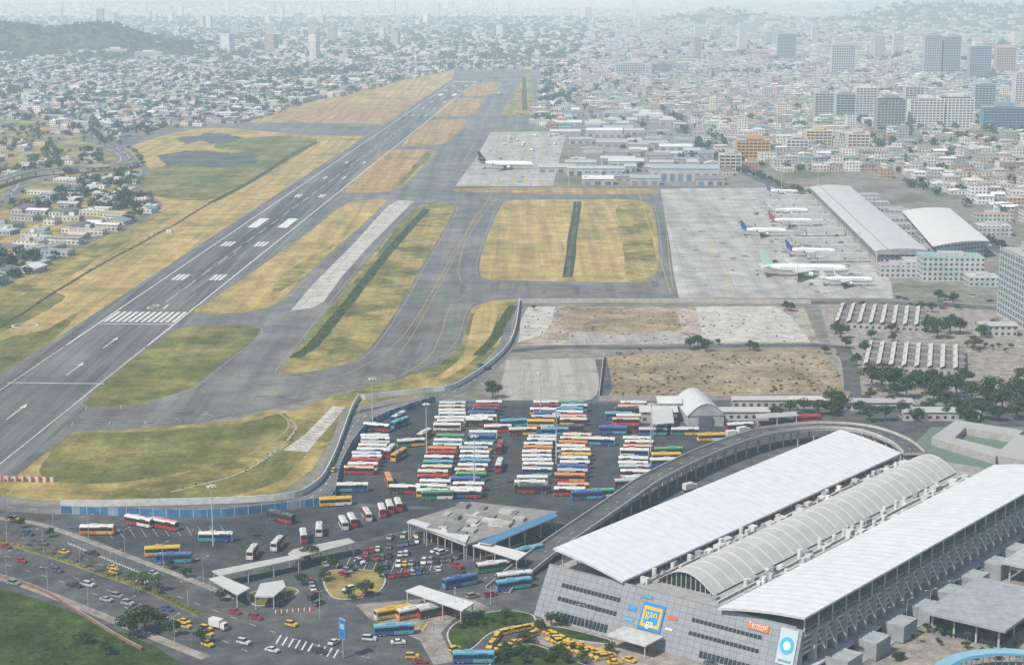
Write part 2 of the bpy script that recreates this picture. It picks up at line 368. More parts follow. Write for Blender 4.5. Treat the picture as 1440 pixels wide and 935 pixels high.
# ================= LOTS AND ROADS (mid) =================
sheet('rubble_lot_ground',[(728,431),(860,431),(975,431),(1130,431),(1152,482),(980,483),(718,486)],.05,'rubble')
sheet('concrete_slab_ground',[(978,431),(1090,431),(1112,445),(1140,481),(990,481)],.07,'pale')
sheet('concrete_slab_ground',[(732,432),(780,431),(775,455),(765,470),(722,484)],.07,'pale',rag=1)
sheet('concrete_slab_ground',[(800,462),(900,455),(960,470),(950,481),(800,482)],.07,'oldconc')
sheet('rubble_patch',[(800,434),(900,434),(955,440),(960,462),(860,470),(780,462)],.075,'dirt',rag=2)
sheet('dirt_lot_ground',[(850,502),(1000,492),(1160,491),(1192,556),(1000,562),(842,562)],.05,'dirt')
sheet('small_parking_pavement',[(712,506),(849,503),(838,563),(700,563)],.06,'oldconc')
for i in range(9): line([(735+i*10,520),(729+i*10.5,545)],.25,.1,(.5,.5,.48))
near=sheet('city_pavement',[(-250,722),(80,712),(430,700),(478,640),(500,578),(560,566),(700,563),(1000,560),(1500,575),(1900,700),(1900,1150),(-400,1150),(-400,760)],.03,'road')
sheet('east_district_pavement',[(1150,422),(1450,430),(1650,470),(1650,600),(1270,600),(1190,560)],.025,'paver')
sheet('bus_parking_pavement',[(507,576),(600,569),(760,567),(905,569),(950,600),(1060,600),(900,690),(800,735),(600,712),(470,706),(485,650)],.06,'lot')
sheet('lower_bus_lot_pavement',[(95,742),(280,735),(440,712),(600,716),(660,708),(570,745),(450,775),(330,806),(290,812),(180,778)],.062,'lot')
sheet('car_park_pavement',[(455,800),(520,762),(575,752),(655,775),(640,812),(600,838),(500,848),(440,830)],.065,'lot')
for i in range(11): line([(150+i*16,745-i*.6),(158+i*16,757-i*.6)],.16,.09,(.5,.5,.48))
for cx_,y0_,y1_ in ((618,618,704),(675,614,698),(755,618,698),(806,616,700),(893,620,674)):
    for k in range(int((y1_-y0_)/5.5)):
        yy=y0_+k*5.5; line([(cx_-22,yy),(cx_-16,yy)],.15,.09,(.5,.45,.2)); line([(cx_+20,yy),(cx_+26,yy)],.15,.09,(.5,.45,.2))
rd=MB()
RZ=[.08]
def road(px,w,z=.08,m='road',sm=True,lines=False):
    p=GP(px); RZ[0]+=.002; z=z+RZ[0]-.08
    if sm: p=smooth(p,False,8)
    rd.ribbon(p,w,z,m)
    if lines:
        for i,(x,y,a) in enumerate(resample(p,9)):
            d=math.radians(a); mk.ribbon([(x,y),(x+math.cos(d)*3.5,y+math.sin(d)*3.5)],.25,z+.03,'line',WHT)
    return p
road([(735,427),(722,450),(712,488),(650,545),(560,572),(505,590),(478,640),(450,690),(385,712),(200,716),(80,718),(-80,706)],9,.11,'asphalt',lines=True)
road([(700,495),(790,488),(900,489),(1150,486),(1190,500),(1200,560)],8,.1)
road([(845,505),(840,562),(700,566)],6,.1)
road([(1140,425),(1300,428),(1500,440)],12,.1,lines=True)
road([(-60,430),(0,400),(120,342),(222,292),(185,264),(205,238),(160,210)],7,.1,'asphalt')
rd.obj('perimeter_road')
sheet('concrete_hardstand',[(398,633),(432,636),(486,573),(468,571),(430,610)],.13,'pale')
for i in range(16):
    t=i/15; x=418+t*60; y=628-t*52; line([(x-4,y),(x+6,y+1)],.6,.165,(.3,.12,.1))
line([(408,590),(415,605),(380,640),(330,668),(240,692)],1.4,.135,(.36,.32,.25),True)
line([(380,576),(404,590),(398,610),(350,640)],.9,.137,(.34,.29,.2),True)
wl=MB()
wl.wallline(smooth(GP([(731,425),(716,487),(650,541),(600,552),(520,561),(499,570),(468,650),(440,688),(385,704),(200,711),(85,713)]),False,6),2.6,.35,0,'matte',(.62,.62,.6)); wl.obj('perimeter_wall')
wl=MB(); bp=smooth(GP([(612,566),(565,580),(524,598),(498,625),(478,665),(468,703),(430,713),(300,727),(180,725),(85,722)]),False,8)
for i in range(len(bp)-1):
    c=random.choice([(.06,.18,.34),(.08,.22,.4),(.05,.15,.28),(.28,.36,.44)]); wl.wallline(bp[i:i+2],3.,.15,0,'matte',c)
for x,y,a in resample(bp,5): wl.box(x,y,0,.25,.35,3.4,a,'matte',(.5,.5,.5))
wl.obj('blue_fence')
wl=MB(); wl.wallline(GP([(728,426),(955,425),(1140,427)]),2.4,.3,0,'matte',(.45,.42,.38)); wl.wallline(GP([(849,503),(842,563)]),2.2,.25,0,'matte',(.5,.5,.48))
wl.wallline(GP([(842,564),(1010,563),(1195,557)]),2.5,.3,0,'matte',(.4,.37,.34)); wl.obj('lot_boundary_wall')
wl=MB(); wl.wallline(GP([(-60,676),(0,676),(75,678)]),2.2,.3,0,'matte',(.6,.58,.55),(.35,.1,.08))
for x,y,a in resample(GP([(-60,676),(75,678)]),3): wl.box(x,y-.4,0,1.0,.3,2.4,a,'matte',(.35,.09,.07))
wl.obj('red_brick_barrier')

# ================= FOREGROUND =================
sheet('roadside_lawn',[(-100,812),(0,828),(60,845),(120,868),(190,897),(235,920),(300,990),(-100,1050)],.12,'lush',True)
md=MB()
def median(px,w,m='paver',h=.14):
    p=smooth(GP(px),False,8); md.wallline(p,h,w,.03,'matte',(.36,.34,.31),None,m); return p
m1=median([(-40,748),(60,778),(140,805),(215,832),(285,866)],3.0,'green')
m2=median([(-60,800),(0,812),(60,832),(140,864),(215,895),(290,925)],3.4,'paver')
m3=median([(-60,722),(40,734),(90,748),(180,782),(290,824),(330,842)],2.6,'paver')
md.obj('road_median')
for px,c in (([(-40,736),(60,765),(150,797),(280,850),(420,900),(520,925)],WHT),([(-40,768),(60,797),(150,829),(260,877),(340,912)],WHT),([(-40,780),(60,809),(150,842),(260,893)],WHT)):
    p=smooth(GP(px),False,8)
    for x,y,a in resample(p,9):
        d=math.radians(a); mk.ribbon([(x,y),(x+math.cos(d)*3,y+math.sin(d)*3)],.16,.07,'line',c)
for i in range(30):
    x=95+i*4.2; y=762+i*1.72; line([(x,y),(x+3,y+4)],.3,.07,(.6,.6,.58))
for i in range(10): line([(395+i*9,893+i*2.2),(388+i*9,905+i*2.2)],.5,.07,WHT)
gd=MB()
def garden(px,m='lush',h=.15,border=(.45,.43,.4)):
    p=ccw(smooth(GP(px))); n=len(p)
    for i in range(n):
        j=(i+1)%n; gd.face([(*p[i],.03),(*p[j],.03),(*p[j],h),(*p[i],h)],'matte',border)
    gd.face([(x,y,h) for x,y in p],'matte',border)
    gd.face([(x,y,h+.02) for x,y in offset(p,-.5)],m)
    return p
g1=garden([(628,893),(640,876),(670,864),(712,858),(748,864),(750,876),(715,882),(688,892),(664,912),(640,914)])
g2=garden([(455,806),(500,800),(540,808),(535,830),(500,842),(465,838)],'mixg')
g3=garden([(350,834),(400,825),(420,833),(380,850),(355,850)],'green')
g4=garden([(690,930),(740,905),(800,925),(860,960),(700,975)],'lush')
g5=garden([(752,878),(800,884),(860,900),(865,906),(810,900),(756,886)],'lush')
gd.obj('planted_island')
sheet('sidewalk',[(500,850),(640,838),(670,845),(690,855),(640,868),(620,890),(640,930),(610,935),(590,900),(520,870)],.09,'paver')
sheet('plaza_paving',[(1125,960),(1150,905),(1300,845),(1500,780),(1700,850),(1700,1100),(1125,1100)],.09,'paver')
sheet('mall_forecourt_paving',[(740,870),(770,868),(1130,960),(1130,1020),(900,960),(760,905)],.095,'paver')
for i in range(6): line([(560+i*8,872+i),(552+i*8,884+i)],.5,.12,YEL)
for i in range(12): line([(480+i*13,782+i*.6),(472+i*13,800+i*.6)],.15,.09,WHT)

# ================= CITY MASS =================
hills=[(-1300,4750,240,280,56),(-1010,4800,140,240,36),(-1160,4850,120,230,26),(-1600,5000,280,380,56),(-850,4850,110,200,14),
       (960,8300,220,500,46),(760,8100,200,400,18),(1180,8500,240,400,24),
       (1950,8000,330,600,62),(1650,7800,230,500,46),(2500,8200,500,700,80),(1330,6700,200,300,26),(2150,7200,330,420,40),
       (-2600,15000,1500,1500,40),(3600,13500,1500,1500,70)]
def hz(X,Y):
    z=np.zeros_like(X)
    for cx,cy,sx,sy,h in hills: z=z+h*np.exp(-((X-cx)/sx)**2-((Y-cy)/sy)**2)
    w=1+.14*np.sin(X*.021+Y*.009)+.09*np.sin(X*.05-Y*.03)
    return np.maximum(z*w-3,0)
hm=MB()
for cx,cy,sx,sy in [(-1250,4850,900,900),(1000,8300,900,1300),(2000,7700,1300,1700),(-2600,15000,4000,4000),(3700,13500,2300,4000)]:
    n=60; xs=np.linspace(cx-sx,cx+sx,n); ys=np.linspace(cy-sy,cy+sy,n); XX,YY=np.meshgrid(xs,ys); ZZ=hz(XX,YY)-.6
    ZZ+=np.where(ZZ>2,rng.normal(0,1.6,ZZ.shape),0)
    for i in range(n-1):
        for j in range(n-1):
            if max(ZZ[i,j],ZZ[i+1,j],ZZ[i,j+1],ZZ[i+1,j+1])>0:
                hm.face([(XX[a,b_],YY[a,b_],ZZ[a,b_]) for a,b_ in ((i,j),(i,j+1),(i+1,j+1),(i+1,j))],'hill')
hm.obj('hills')
WEST=GP([(-250,150),(60,172),(150,203),(205,238),(182,268),(225,291),(130,340),(0,405),(-150,470),(-400,500)])
EXC=[ASW,LFW,GP([(1130,240),(1230,245),(1420,320),(1700,420),(1700,640),(1000,640),(900,255)])]
WH=GP([(775,265),(795,180),(790,160),(905,158),(945,175),(965,190),(1030,262)])
boul=smooth(GP([(915,92),(935,130),(962,185),(1000,215),(1100,262),(1260,300),(1440,360),(1600,420)]),False,6)
boul2=smooth(GP([(-200,330),(0,288),(20,266),(80,250),(140,247),(176,240),(184,228),(170,212),(130,200),(0,185),(-200,170)]),False,6)
boul4=smooth(GP([(-200,310),(0,276),(30,256),(80,240),(130,236),(160,232),(170,222),(155,212),(120,206),(0,194),(-200,182)]),False,6)
boul3=smooth(GP([(330,78),(420,110),(520,112),(600,96),(760,90),(915,92),(1100,75)]),False,6)
boul5=smooth(GP([(150,203),(100,160),(60,130),(-60,100)]),False,6)
BL=np.array(boul+boul2+boul3+boul5)
def clear(X,Y,d):
    ok=np.ones(X.shape,bool)
    for b in BL[::1]: ok&=((X-b[0])**2+(Y-b[1])**2)>d*d
    return ok
def gapf(X,Y): return np.sin(X*.006+1)*np.sin(Y*.0041+2)+.5*np.sin(X*.013-Y*.008)
def candidates(d0,d1,lot,ang,bi,bj,side):
    a=math.radians(ang); rmax=int(d1/lot*1.2)
    I,J=np.meshgrid(np.arange(-rmax,rmax),np.arange(-rmax,rmax)); I=I.ravel();J=J.ravel()
    k=(I%bi!=0)&(J%bj!=0); I=I[k];J=J[k]
    jx=rng.uniform(-.12,.12,len(I))*lot; jy=rng.uniform(-.12,.12,len(I))*lot
    X=(I*lot+jx)*math.cos(a)-(J*lot+jy)*math.sin(a); Y=(I*lot+jx)*math.sin(a)+(J*lot+jy)*math.cos(a)
    k=(Y>d0)&(Y<=d1)&(np.abs(X)<Y*.335+120)
    mid=.05*Y-60+ (Y-3000)*.02
    k&=(X<mid) if side<0 else (X>=mid)
    X=X[k];Y=Y[k]
    for e in EXC+[WEST]: 
        q=~pip(X,Y,e); X=X[q];Y=Y[q]
    return X,Y
cb=MB()
wallc=[(.66,.64,.6),(.72,.71,.69),(.6,.55,.47),(.56,.54,.52),(.66,.58,.46),(.48,.46,.44),(.72,.68,.6),(.5,.33,.22),(.42,.5,.52),(.74,.74,.74)]
roofc=[(.34,.335,.33),(.5,.5,.5),(.22,.22,.21),(.66,.66,.66),(.32,.2,.14),(.22,.32,.38),(.38,.34,.3),(.74,.75,.76),(.17,.17,.18),(.54,.54,.52),(.3,.25,.22),(.15,.3,.34),(.78,.78,.78),(.44,.35,.26)]
nb=0
def bld(x,y,z,sx,sy,h,ang,lot,wk=1.):
    w=random.choice(wallc); r=random.choice(roofc); k=U_(.78,1.05)*wk
    w=tuple(v*k for v in w); r=tuple(v*k for v in r)
    if lot<20 and h<7 and R()<.5: cb.gable(x,y,z-2 if z>1 else 0,sx,sy,h,U_(.8,1.8),ang+random.choice([0,90]),w,r,1.)
    else:
        cb.box(x,y,z-3 if z>1 else 0,sx,sy,h+(3 if z>1 else 0),ang+U_(-2,2),'wall',w,r,1.)
        if lot<20 and R()<.6: cb.box(x+U_(-3,3),y+U_(-3,3),h,U_(2,5),U_(2,5),U_(1.2,2.8),ang,'wall',random.choice(wallc),random.choice(roofc))
for d0,d1,lot,ang,bi,bj,side in ((1060,4300,17,2.86,7,4,1),(1060,4300,17,-24,6,4,-1),(4300,9000,34,12,6,4,1),(4300,9000,34,-20,6,4,-1),(9000,21000,95,10,5,4,1),(9000,21000,95,-15,5,4,-1)):
    X,Y=candidates(d0,d1,lot,ang,bi,bj,side)
    if d0==1060:
        q=~pip(X,Y,WH); X=X[q];Y=Y[q]
        q=clear(X,Y,18); X=X[q];Y=Y[q]
    Z=hz(X,Y); keep=rng.random(len(X))<np.where(Z>18,.04 if d1<9500 and side<0 else .35,np.where(Z>8,.5,.92 if side>0 else .85))
    gap=gapf(X,Y); keep&=~((gap>.85)&(rng.random(len(X))<(.6 if side>0 else .7)))
    X,Y,Z=X[keep],Y[keep],Z[keep]
    for x,y,z in zip(X.tolist(),Y.tolist(),Z.tolist()):
        sx=U_(.55,1.02)*lot; sy=U_(.55,1.02)*lot
        if lot>50: sx=U_(25,75); sy=U_(20,60)
        if lot==17: h=random.choice([3.2,3.5,6.2,6.4,6.8,9.6] if side>0 else [3.2,3.4,3.6,3.8,6.2,6.6])
        else: h=random.choice([4,6.5,7,9,13] if side>0 else [4,4.5,6,7.5,10])*(1 if lot<40 else 1.3)
        t=R()
        if lot==17 and side>0 and t<.010: h=U_(14,26)
        if lot==17 and t>.98: sx=U_(22,45); sy=U_(16,26); h=U_(6,9)
        if lot==34 and t<.007 and z<10: h=U_(30,60); sx=sy=U_(18,28)
        if lot>50 and t<.03 and z<10: h=U_(35,80); sx=sy=U_(22,30)
        bld(x,y,z,sx,sy,h,ang,lot); nb+=1
WB=[]
for i in range(900):
    px,py=U_(-120,215),U_(175,400); x,y=G(px,py)
    if not inp(x,y,WEST) or inp(x,y,LFW): continue
    if min((x-b[0])**2+(y-b[1])**2 for b in boul2+boul4)<26**2: continue
    if R()<(.6 if py<270 else .3): continue
    if any((x-q[0])**2+(y-q[1])**2<20**2 for q in WB): continue
    WB.append((x,y)); bld(x,y,0,U_(9,28),U_(8,16),U_(3,5),-15+U_(-4,4),17,1.)
cb.obj('city_blocks')
print('buildings',nb,len(WB))
sheet('west_district_ground',WEST,.015,'mixg',world=True)
cr=MB(); cr.ribbon(boul,22,.1,'road'); cr.ribbon(boul2,13,.1,'asphalt'); cr.ribbon(boul4,11,.104,'asphalt'); cr.ribbon(boul3,20,.11,'asphalt'); cr.ribbon(boul5,14,.115,'asphalt'); cr.obj('city_boulevard')
for q in (boul2,boul4): mk.ribbon(q,.6,.16,'line',(.6,.6,.58))
ev=MB(); p=smooth(GP([(-120,300),(0,262),(40,250),(110,243),(165,240),(190,234)]),False,8)
ev.wallline(p,1.2,10,5,'matte',(.56,.55,.53),(.2,.2,.205))
L_,Q_=ev.sides(p,9.6)
for q in (L_,Q_): ev.wallline(q,.9,.3,6.2,'matte',(.6,.59,.57))
for x,y,a in resample(p,22): ev.cyl((x,y,0),(x,y,5),.9,.9,8,'matte',(.42,.41,.4),False)
ev.obj('elevated_road')
def warehouse(x,y,sx,sy,h,rot,c,ct,curve=False):
    w=MB(); w.gable(x,y,0,sx,sy,h,U_(1.5,3) if not curve else sy*.16,rot,c,ct,0.,curve)
    r=math.radians(rot);co,si=math.cos(r),math.sin(r)
    n=max(2,int(sx/8))
    for i in range(n):
        lx=-sx/2+(i+.5)*sx/n; ly=-sy/2-.06
        w.box(x+lx*co-ly*si,y+lx*si+ly*co,0.0,sx/n*.55,.12,h*.6,rot,'matte',random.choice([(.1,.12,.14),(.2,.22,.25),(.12,.2,.3)]))
    for i in range(int(sx/10)):
        lx=-sx/2+(i+.5)*10; w.box(x+lx*co,y+lx*si,h+.05+(1.5 if not curve else sy*.16),1.5,1.5,1.2,rot,'metalroof',(.4,.4,.4))
    w.obj('warehouse')
whc=[(.52,.53,.54),(.27,.33,.37),(.42,.42,.42),(.22,.28,.33),(.62,.62,.61),(.38,.4,.41),(.26,.23,.2),(.46,.46,.46),(.2,.2,.21),(.34,.35,.36)]
for j in range(60):
    yy=1600+j*40
    xx=TH[0]+AX[0]*(yy-TH[1])+ 200
    while xx<TH[0]+AX[0]*(yy-TH[1])+470:
        sx=U_(14,42); cx=xx+sx/2; cy=yy+U_(-5,5)
        if inp(cx,cy,WH) and R()<.74:
            x1,y1=G(850,196);x2,y2=G(962,252);x3,y3=G(838,245)
            if all(math.hypot(cx-a_,(cy-b_)*.8)>40 for a_,b_ in ((x1,y1),(x2,y2),(x3,y3))):
                warehouse(cx,cy,sx-3,U_(14,24),U_(3.5,7),-2.86+random.choice([0,0,0,90 if sx<26 else 0]),(.42,.42,.41),random.choice(whc),R()<.12)
        xx+=sx+U_(2,14)
for (px,py,w,d,h,c) in ((962,252,66,34,12,(.32,.38,.42)),(850,196,44,30,12,(.68,.69,.70)),(838,245,58,28,7,(.42,.46,.5))):
    x,y=G(px,py); warehouse(x,y,w,d,h,-2.86,(.46,.46,.46),c)
def tower(px,py,w,d,h,rot,kind=0,c=(.55,.54,.52)):
    x,y=G(px,py); t=MB(); g='glass' if kind!=2 else 'bglass'
    t.box(x,y,0,w-.8,d-.8,h,rot,g,(0,0,0),(.4,.4,.4),0,'matte')
    fl=3.5; n=int(h/fl); r=math.radians(rot);co,si=math.cos(r),math.sin(r)
    for i in range(n+1):
        t.box(x,y,i*fl,w,d,1.5 if kind==0 else .8,rot,'matte',c,None,0,None,1.,True)
    m=max(2,int(w/4.5))
    for i in range(m+1):
        lx=-w/2+i*w/m
        for ly in (-d/2,d/2): t.box(x+lx*co-ly*si,y+lx*si+ly*co,0,.9 if kind==0 else .35,.7,h+.6,rot,'matte',c)
    m=max(2,int(d/4.5))
    for i in range(1,m):
        ly=-d/2+i*d/m
        for lx in (-w/2,w/2): t.box(x+lx*co-ly*si,y+lx*si+ly*co,0,.7,.9 if kind==0 else .35,h+.6,rot,'matte',c)
    t.box(x,y,h+1.5,w*.45,d*.5,4,rot,'matte',tuple(v*.9 for v in c)); t.box(x+w*.3*co,y+w*.3*si,h+1.5,3,3,2,rot,'matte',(.4,.4,.4))
    t.obj('office_tower')
T=[(1184,105,48,30,62,-3,0,(.5,.52,.52)),(1105,86,46,30,66,-3,2,(.4,.45,.5)),(1262,80,26,22,60,0,0,(.6,.6,.58)),(1309,106,34,26,82,-3,0,(.4,.42,.45)),(1336,106,34,26,80,-3,0,(.3,.32,.36)),
 (1376,112,42,26,66,-3,2,(.38,.42,.46)),(1412,105,40,26,56,-3,0,(.5,.36,.3)),(1225,76,30,22,28,0,0,(.68,.68,.66)),(910,45,60,40,40,0,0,(.55,.56,.58)),(1052,50,70,50,45,0,0,(.5,.52,.54)),
 (1157,166,26,26,36,-3,0,(.42,.44,.42)),(1187,172,26,26,40,-3,2,(.4,.5,.48)),(1216,165,30,24,42,-3,0,(.6,.6,.58)),(1250,182,36,30,40,-3,0,(.3,.32,.33)),(1300,180,44,28,38,-3,0,(.68,.68,.66)),(1342,180,44,28,40,-3,0,(.7,.7,.68)),(1283,168,26,24,46,-3,0,(.5,.5,.48)),
 (1382,160,30,24,44,-3,2,(.4,.5,.52)),(1410,182,58,26,30,-3,2,(.22,.34,.42)),(1436,150,26,26,52,-3,0,(.6,.6,.6)),(1058,222,36,22,20,-3,0,(.62,.33,.08)),(1026,242,22,16,18,-3,0,(.5,.5,.48)),
 (1456,455,26,60,40,2,2,(.42,.47,.5)),(142,45,26,22,90,0,0,(.5,.5,.5)),(163,82,60,24,22,0,0,(.66,.66,.66)),(210,84,70,20,18,0,0,(.6,.6,.6)),
 (886,106,60,30,24,0,0,(.5,.5,.5)),(930,105,40,30,22,0,0,(.26,.3,.36)),(440,52,28,24,66,0,0,(.6,.6,.6)),(505,48,40,24,50,0,0,(.66,.66,.64)),(540,44,30,24,60,0,0,(.6,.62,.64)),(420,38,30,30,60,0,0,(.6,.6,.6)),(115,44,60,24,50,0,0,(.6,.6,.6)),(330,50,30,24,50,0,0,(.62,.6,.58)),(467,60,24,24,48,0,0,(.5,.5,.5)),
 (380,55,22,22,52,0,0,(.7,.7,.7)),(560,42,24,24,60,0,0,(.7,.7,.68)),(610,48,60,30,26,0,0,(.6,.6,.6)),(985,55,40,30,40,0,0,(.6,.6,.6)),(1150,205,30,22,18,-3,0,(.6,.5,.35)),(1205,215,24,22,22,-3,0,(.55,.5,.45)),(1120,215,24,20,16,-3,0,(.6,.6,.58))]
for t in T: tower(*t)

# ================= TREES =================
def leafcol():
    k=R(); b=(.022,.045,.012) if k<.45 else ((.045,.075,.018) if k<.85 else (.085,.11,.03)); f=U_(.7,1.25); return tuple(v*f for v in b)
def tree_mesh(seed,h=9,r=5,n=900,ls=.75):
    random.seed(seed); t=MB()
    t.cyl((0,0,0),(.2,.1,h*.42),.38,.24,7,'matte',(.16,.12,.08),False)
    lobes=[]
    for i in range(7):
        a=i*2.4+U_(-.4,.4); rr=r*U_(.35,.75) if i else 0; z=h*U_(.5,.82) if i else h*.85
        e=(rr*math.cos(a),rr*math.sin(a),z); lobes.append((e,r*U_(.34,.55)))
        t.cyl((.15,.08,h*U_(.3,.42)),(e[0]*.8,e[1]*.8,e[2]-.4),.17,.06,5,'matte',(.16,.12,.08),False)
    for i in range(n):
        (cx,cy,cz),lr=random.choice(lobes)
        d=Vector((random.gauss(0,1),random.gauss(0,1),random.gauss(0,1))).normalized(); q=lr*(R()**.28)
        p=Vector((cx,cy,cz))+Vector((d.x*q,d.y*q,d.z*q*.72))
        nn=(d+Vector((U_(-.7,.7),U_(-.7,.7),U_(-.3,.9)))).normalized(); u=nn.orthogonal().normalized(); w=nn.cross(u); s=ls*U_(.5,1.15)
        a=R()*6.28; u,w=u*math.cos(a)+w*math.sin(a),w*math.cos(a)-u*math.sin(a)
        t.face([tuple(p+u*s*.6),tuple(p+w*s*.45),tuple(p-u*s*.6),tuple(p-w*s*.45)],'leaf',leafcol())
    return t.mesh('tree_shape')
TM=[tree_mesh(i,U_(7,10),U_(4,5.5)) for i in range(5)]
def palm_mesh(seed):
    random.seed(seed); t=MB(); t.cyl((0,0,0),(.3,.1,6.5),.24,.15,6,'matte',(.25,.2,.15),False)
    for i in range(15):
        a=i*.42+U_(-.1,.1); L=U_(2.4,3.2); el=U_(.2,1.); pr=Vector((.3,.1,6.5)); d=Vector((math.cos(a),math.sin(a),0)); sd=Vector((-d.y,d.x,0))
        for k in range(4):
            f=(k+1)/4; nx=Vector((.3,.1,6.5))+d*L*f+Vector((0,0,el*L*.5*f-1.4*L*.45*f*f)); w0=.42*(1-k/4.5); w1=.42*(1-(k+1)/4.5)
            cc=leafcol()
            t.face([tuple(pr-sd*w0+Vector((0,0,-.15))),tuple(nx-sd*w1+Vector((0,0,-.15))),tuple(nx),tuple(pr)],'leaf',cc); t.face([tuple(pr),tuple(nx),tuple(nx+sd*w1+Vector((0,0,-.15))),tuple(pr+sd*w0+Vector((0,0,-.15)))],'leaf',cc); pr=nx
    return t.mesh('palm_shape')
PM=[palm_mesh(50+i) for i in range(3)]
random.seed(99)
def tree(px,py,sc=1.,nm='broadleaf_tree'):
    x,y=G(px,py); put(random.choice(TM),nm,x,y,R()*360,0,(sc*U_(.9,1.15),sc*U_(.9,1.15),sc*U_(.85,1.1)))
def palm(px,py,sc=1.): x,y=G(px,py); put(random.choice(PM),'palm_tree',x,y,R()*360,0,sc)
for p in [(188,893,1.25),(204,886,.9),(982,490,1.0),(992,494,.8),(970,492,.8),(1055,492,.7),(1062,494,.6),(1160,498,.6),(1182,476,1.1),(1175,470,.9),(1112,438,.8),(1104,436,.6),(693,560,.9),(690,548,.6),(435,792,.9),(515,838,.7),(470,800,.5),
   (1318,476,1.4),(1335,470,1.3),(1305,468,1.2),(1240,552,1.5),(1258,548,1.4),(1225,545,1.3),(1275,560,1.2),(1300,556,1.4),(1322,562,1.5),(1345,558,1.4),(1365,565,1.3),(1388,565,1.4),(1408,580,1.5),(1330,575,1.1),(1380,590,1.2),(1430,590,1.3),(1290,545,1.2),(1312,548,1.2),(1420,565,1.2),
   (1215,500,.9),(1205,515,.8),(1255,480,.7),(1225,478,.7),(1380,475,1.),(1395,468,.9),(1430,560,1.3),(1355,540,1.),(1440,540,1.1),(1130,580,.9),(1110,584,.9),(1150,584,.9),(1168,583,1.),(1090,590,.8),(1245,592,.9),(1268,588,.9),(1290,592,.8),(1180,578,.9),(1208,583,.9),
   (245,893,.6),(225,885,.6),(283,905,.6),(775,880,.6),(790,880,.5),(735,905,.5),(760,890,.5),(710,868,.4),(655,880,.4),(673,872,.4),(1320,425,.9),(1340,430,.9),(1295,438,.8),(1310,440,.7),(1370,490,.9),(1350,470,1.1),(1190,490,.8),
   (455,816,.5),(535,812,.5),(490,842,.5),(612,842,.4),(425,822,.5),(385,842,.45),(262,812,.45),(240,800,.45),(310,845,.5),(30,742,.4),(70,755,.4),(15,735,.4),(120,905,.5),(150,920,.5),(1010,485,.4),(900,495,.3),(750,436,.4)]: tree(*p)
for i in range(24): tree(U_(1170,1440),U_(556,596),U_(.6,1.1))
for i in range(7): tree(U_(1150,1440),U_(430,470),U_(.4,.8))
for i in range(12): palm(30+i*17,768+i*6.2,.6)
for i in range(9): palm(185+i*5,822+U_(0,14),.8)
for p in [(1240,905),(1265,885),(1290,905),(1320,890),(1360,905),(1400,880),(1180,930),(1420,850),(1210,925),(1345,875)]: palm(*p,.55)
for i in range(60): tree(U_(1160,1440),U_(845,930),U_(.2,.38),'plaza_shrub')
for i in range(34): tree(U_(690,870),U_(915,935),U_(.25,.45),'garden_shrub')
for i in range(14): x=640+R()*100; tree(x,878+U_(-8,6),U_(.15,.28),'garden_shrub')
for i in range(9): tree(1350+i*9,492+U_(-4,4),.35,'shrub')
def mass(name,P,n,rad,ls,hh,seed=3,dk=1.):
    r_=np.random.default_rng(seed); P=np.array(P); k=len(P)
    d=r_.normal(size=(k,n,3)); d/=np.linalg.norm(d,axis=2,keepdims=True); q=(r_.random((k,n,1))**.4)
    s=P[:,None,3:4]
    cen=d*q*rad*s; cen[:,:,2]=cen[:,:,2]*.7*hh+rad*hh*.85*s[:,:,0]
    cen+=P[:,None,:3]
    u=r_.normal(size=(k,n,3)); u/=np.linalg.norm(u,axis=2,keepdims=True)
    w=np.cross(u,d+r_.normal(size=(k,n,3))*.4); w/=np.linalg.norm(w,axis=2,keepdims=True)
    L=ls*s*r_.uniform(.6,1.3,(k,n,1)); V=np.stack([cen+u*L,cen+w*L*.8,cen-u*L,cen-w*L*.8],axis=2).reshape(-1,3)
    nf=k*n; me=bpy.data.meshes.new(name); me.vertices.add(nf*4); me.vertices.foreach_set('co',V.astype(np.float32).ravel())
    me.loops.add(nf*4); me.loops.foreach_set('vertex_index',np.arange(nf*4)); me.polygons.add(nf); me.polygons.foreach_set('loop_start',np.arange(nf)*4)
    try: me.polygons.foreach_set('loop_total',np.full(nf,4))
    except Exception: pass
    me.materials.append(M['leaf']); me.update()
    base=np.array([[.022,.042,.013],[.04,.065,.02],[.075,.095,.03]])[r_.integers(0,3,nf)]*r_.uniform(.7,1.2,(nf,1))*dk
    col=np.concatenate([base,np.ones((nf,1))],1); ca=me.color_attributes.new('Col','FLOAT_COLOR','CORNER'); ca.data.foreach_set('color',np.repeat(col,4,axis=0).astype(np.float32).ravel())
    me.validate(); o=bpy.data.objects.new(name,me); scene.collection.objects.link(o)
def scat(n,d0,d1,smin,smax):
    Y=np.sqrt(rng.uniform(d0*d0,d1*d1,n)); X=rng.uniform(-1,1,n)*(Y*.335+100)
    gap=gapf(X,Y); left=X<.05*Y-60
    k=rng.random(n)<np.where(gap>.8,1.,np.where(left,.6,.4)); X=X[k];Y=Y[k]
    for e in EXC+[WEST]: q=~pip(X,Y,e); X=X[q];Y=Y[q]
    q=~pip(X,Y,WH)|(rng.random(len(X))<.4); X=X[q];Y=Y[q]
    Z=hz(X,Y)
    return [(x,y,z,U_(smin,smax)*(1.15 if x<.05*y-60 else .95)) for x,y,z in zip(X.tolist(),Y.tolist(),Z.tolist())]
mass('city_tree_mass',scat(8500,1080,4300,.7,1.6),38,4.2,1.3,1.05)
mass('distant_tree_mass',scat(8500,4300,9500,1.1,2.3),10,5,3.0,.9)
bt=[(x+U_(-3,3),y+U_(-3,3),0,U_(.7,1.1)) for b_ in (boul,boul5) for x,y,a in resample(b_,12) if R()<.75]
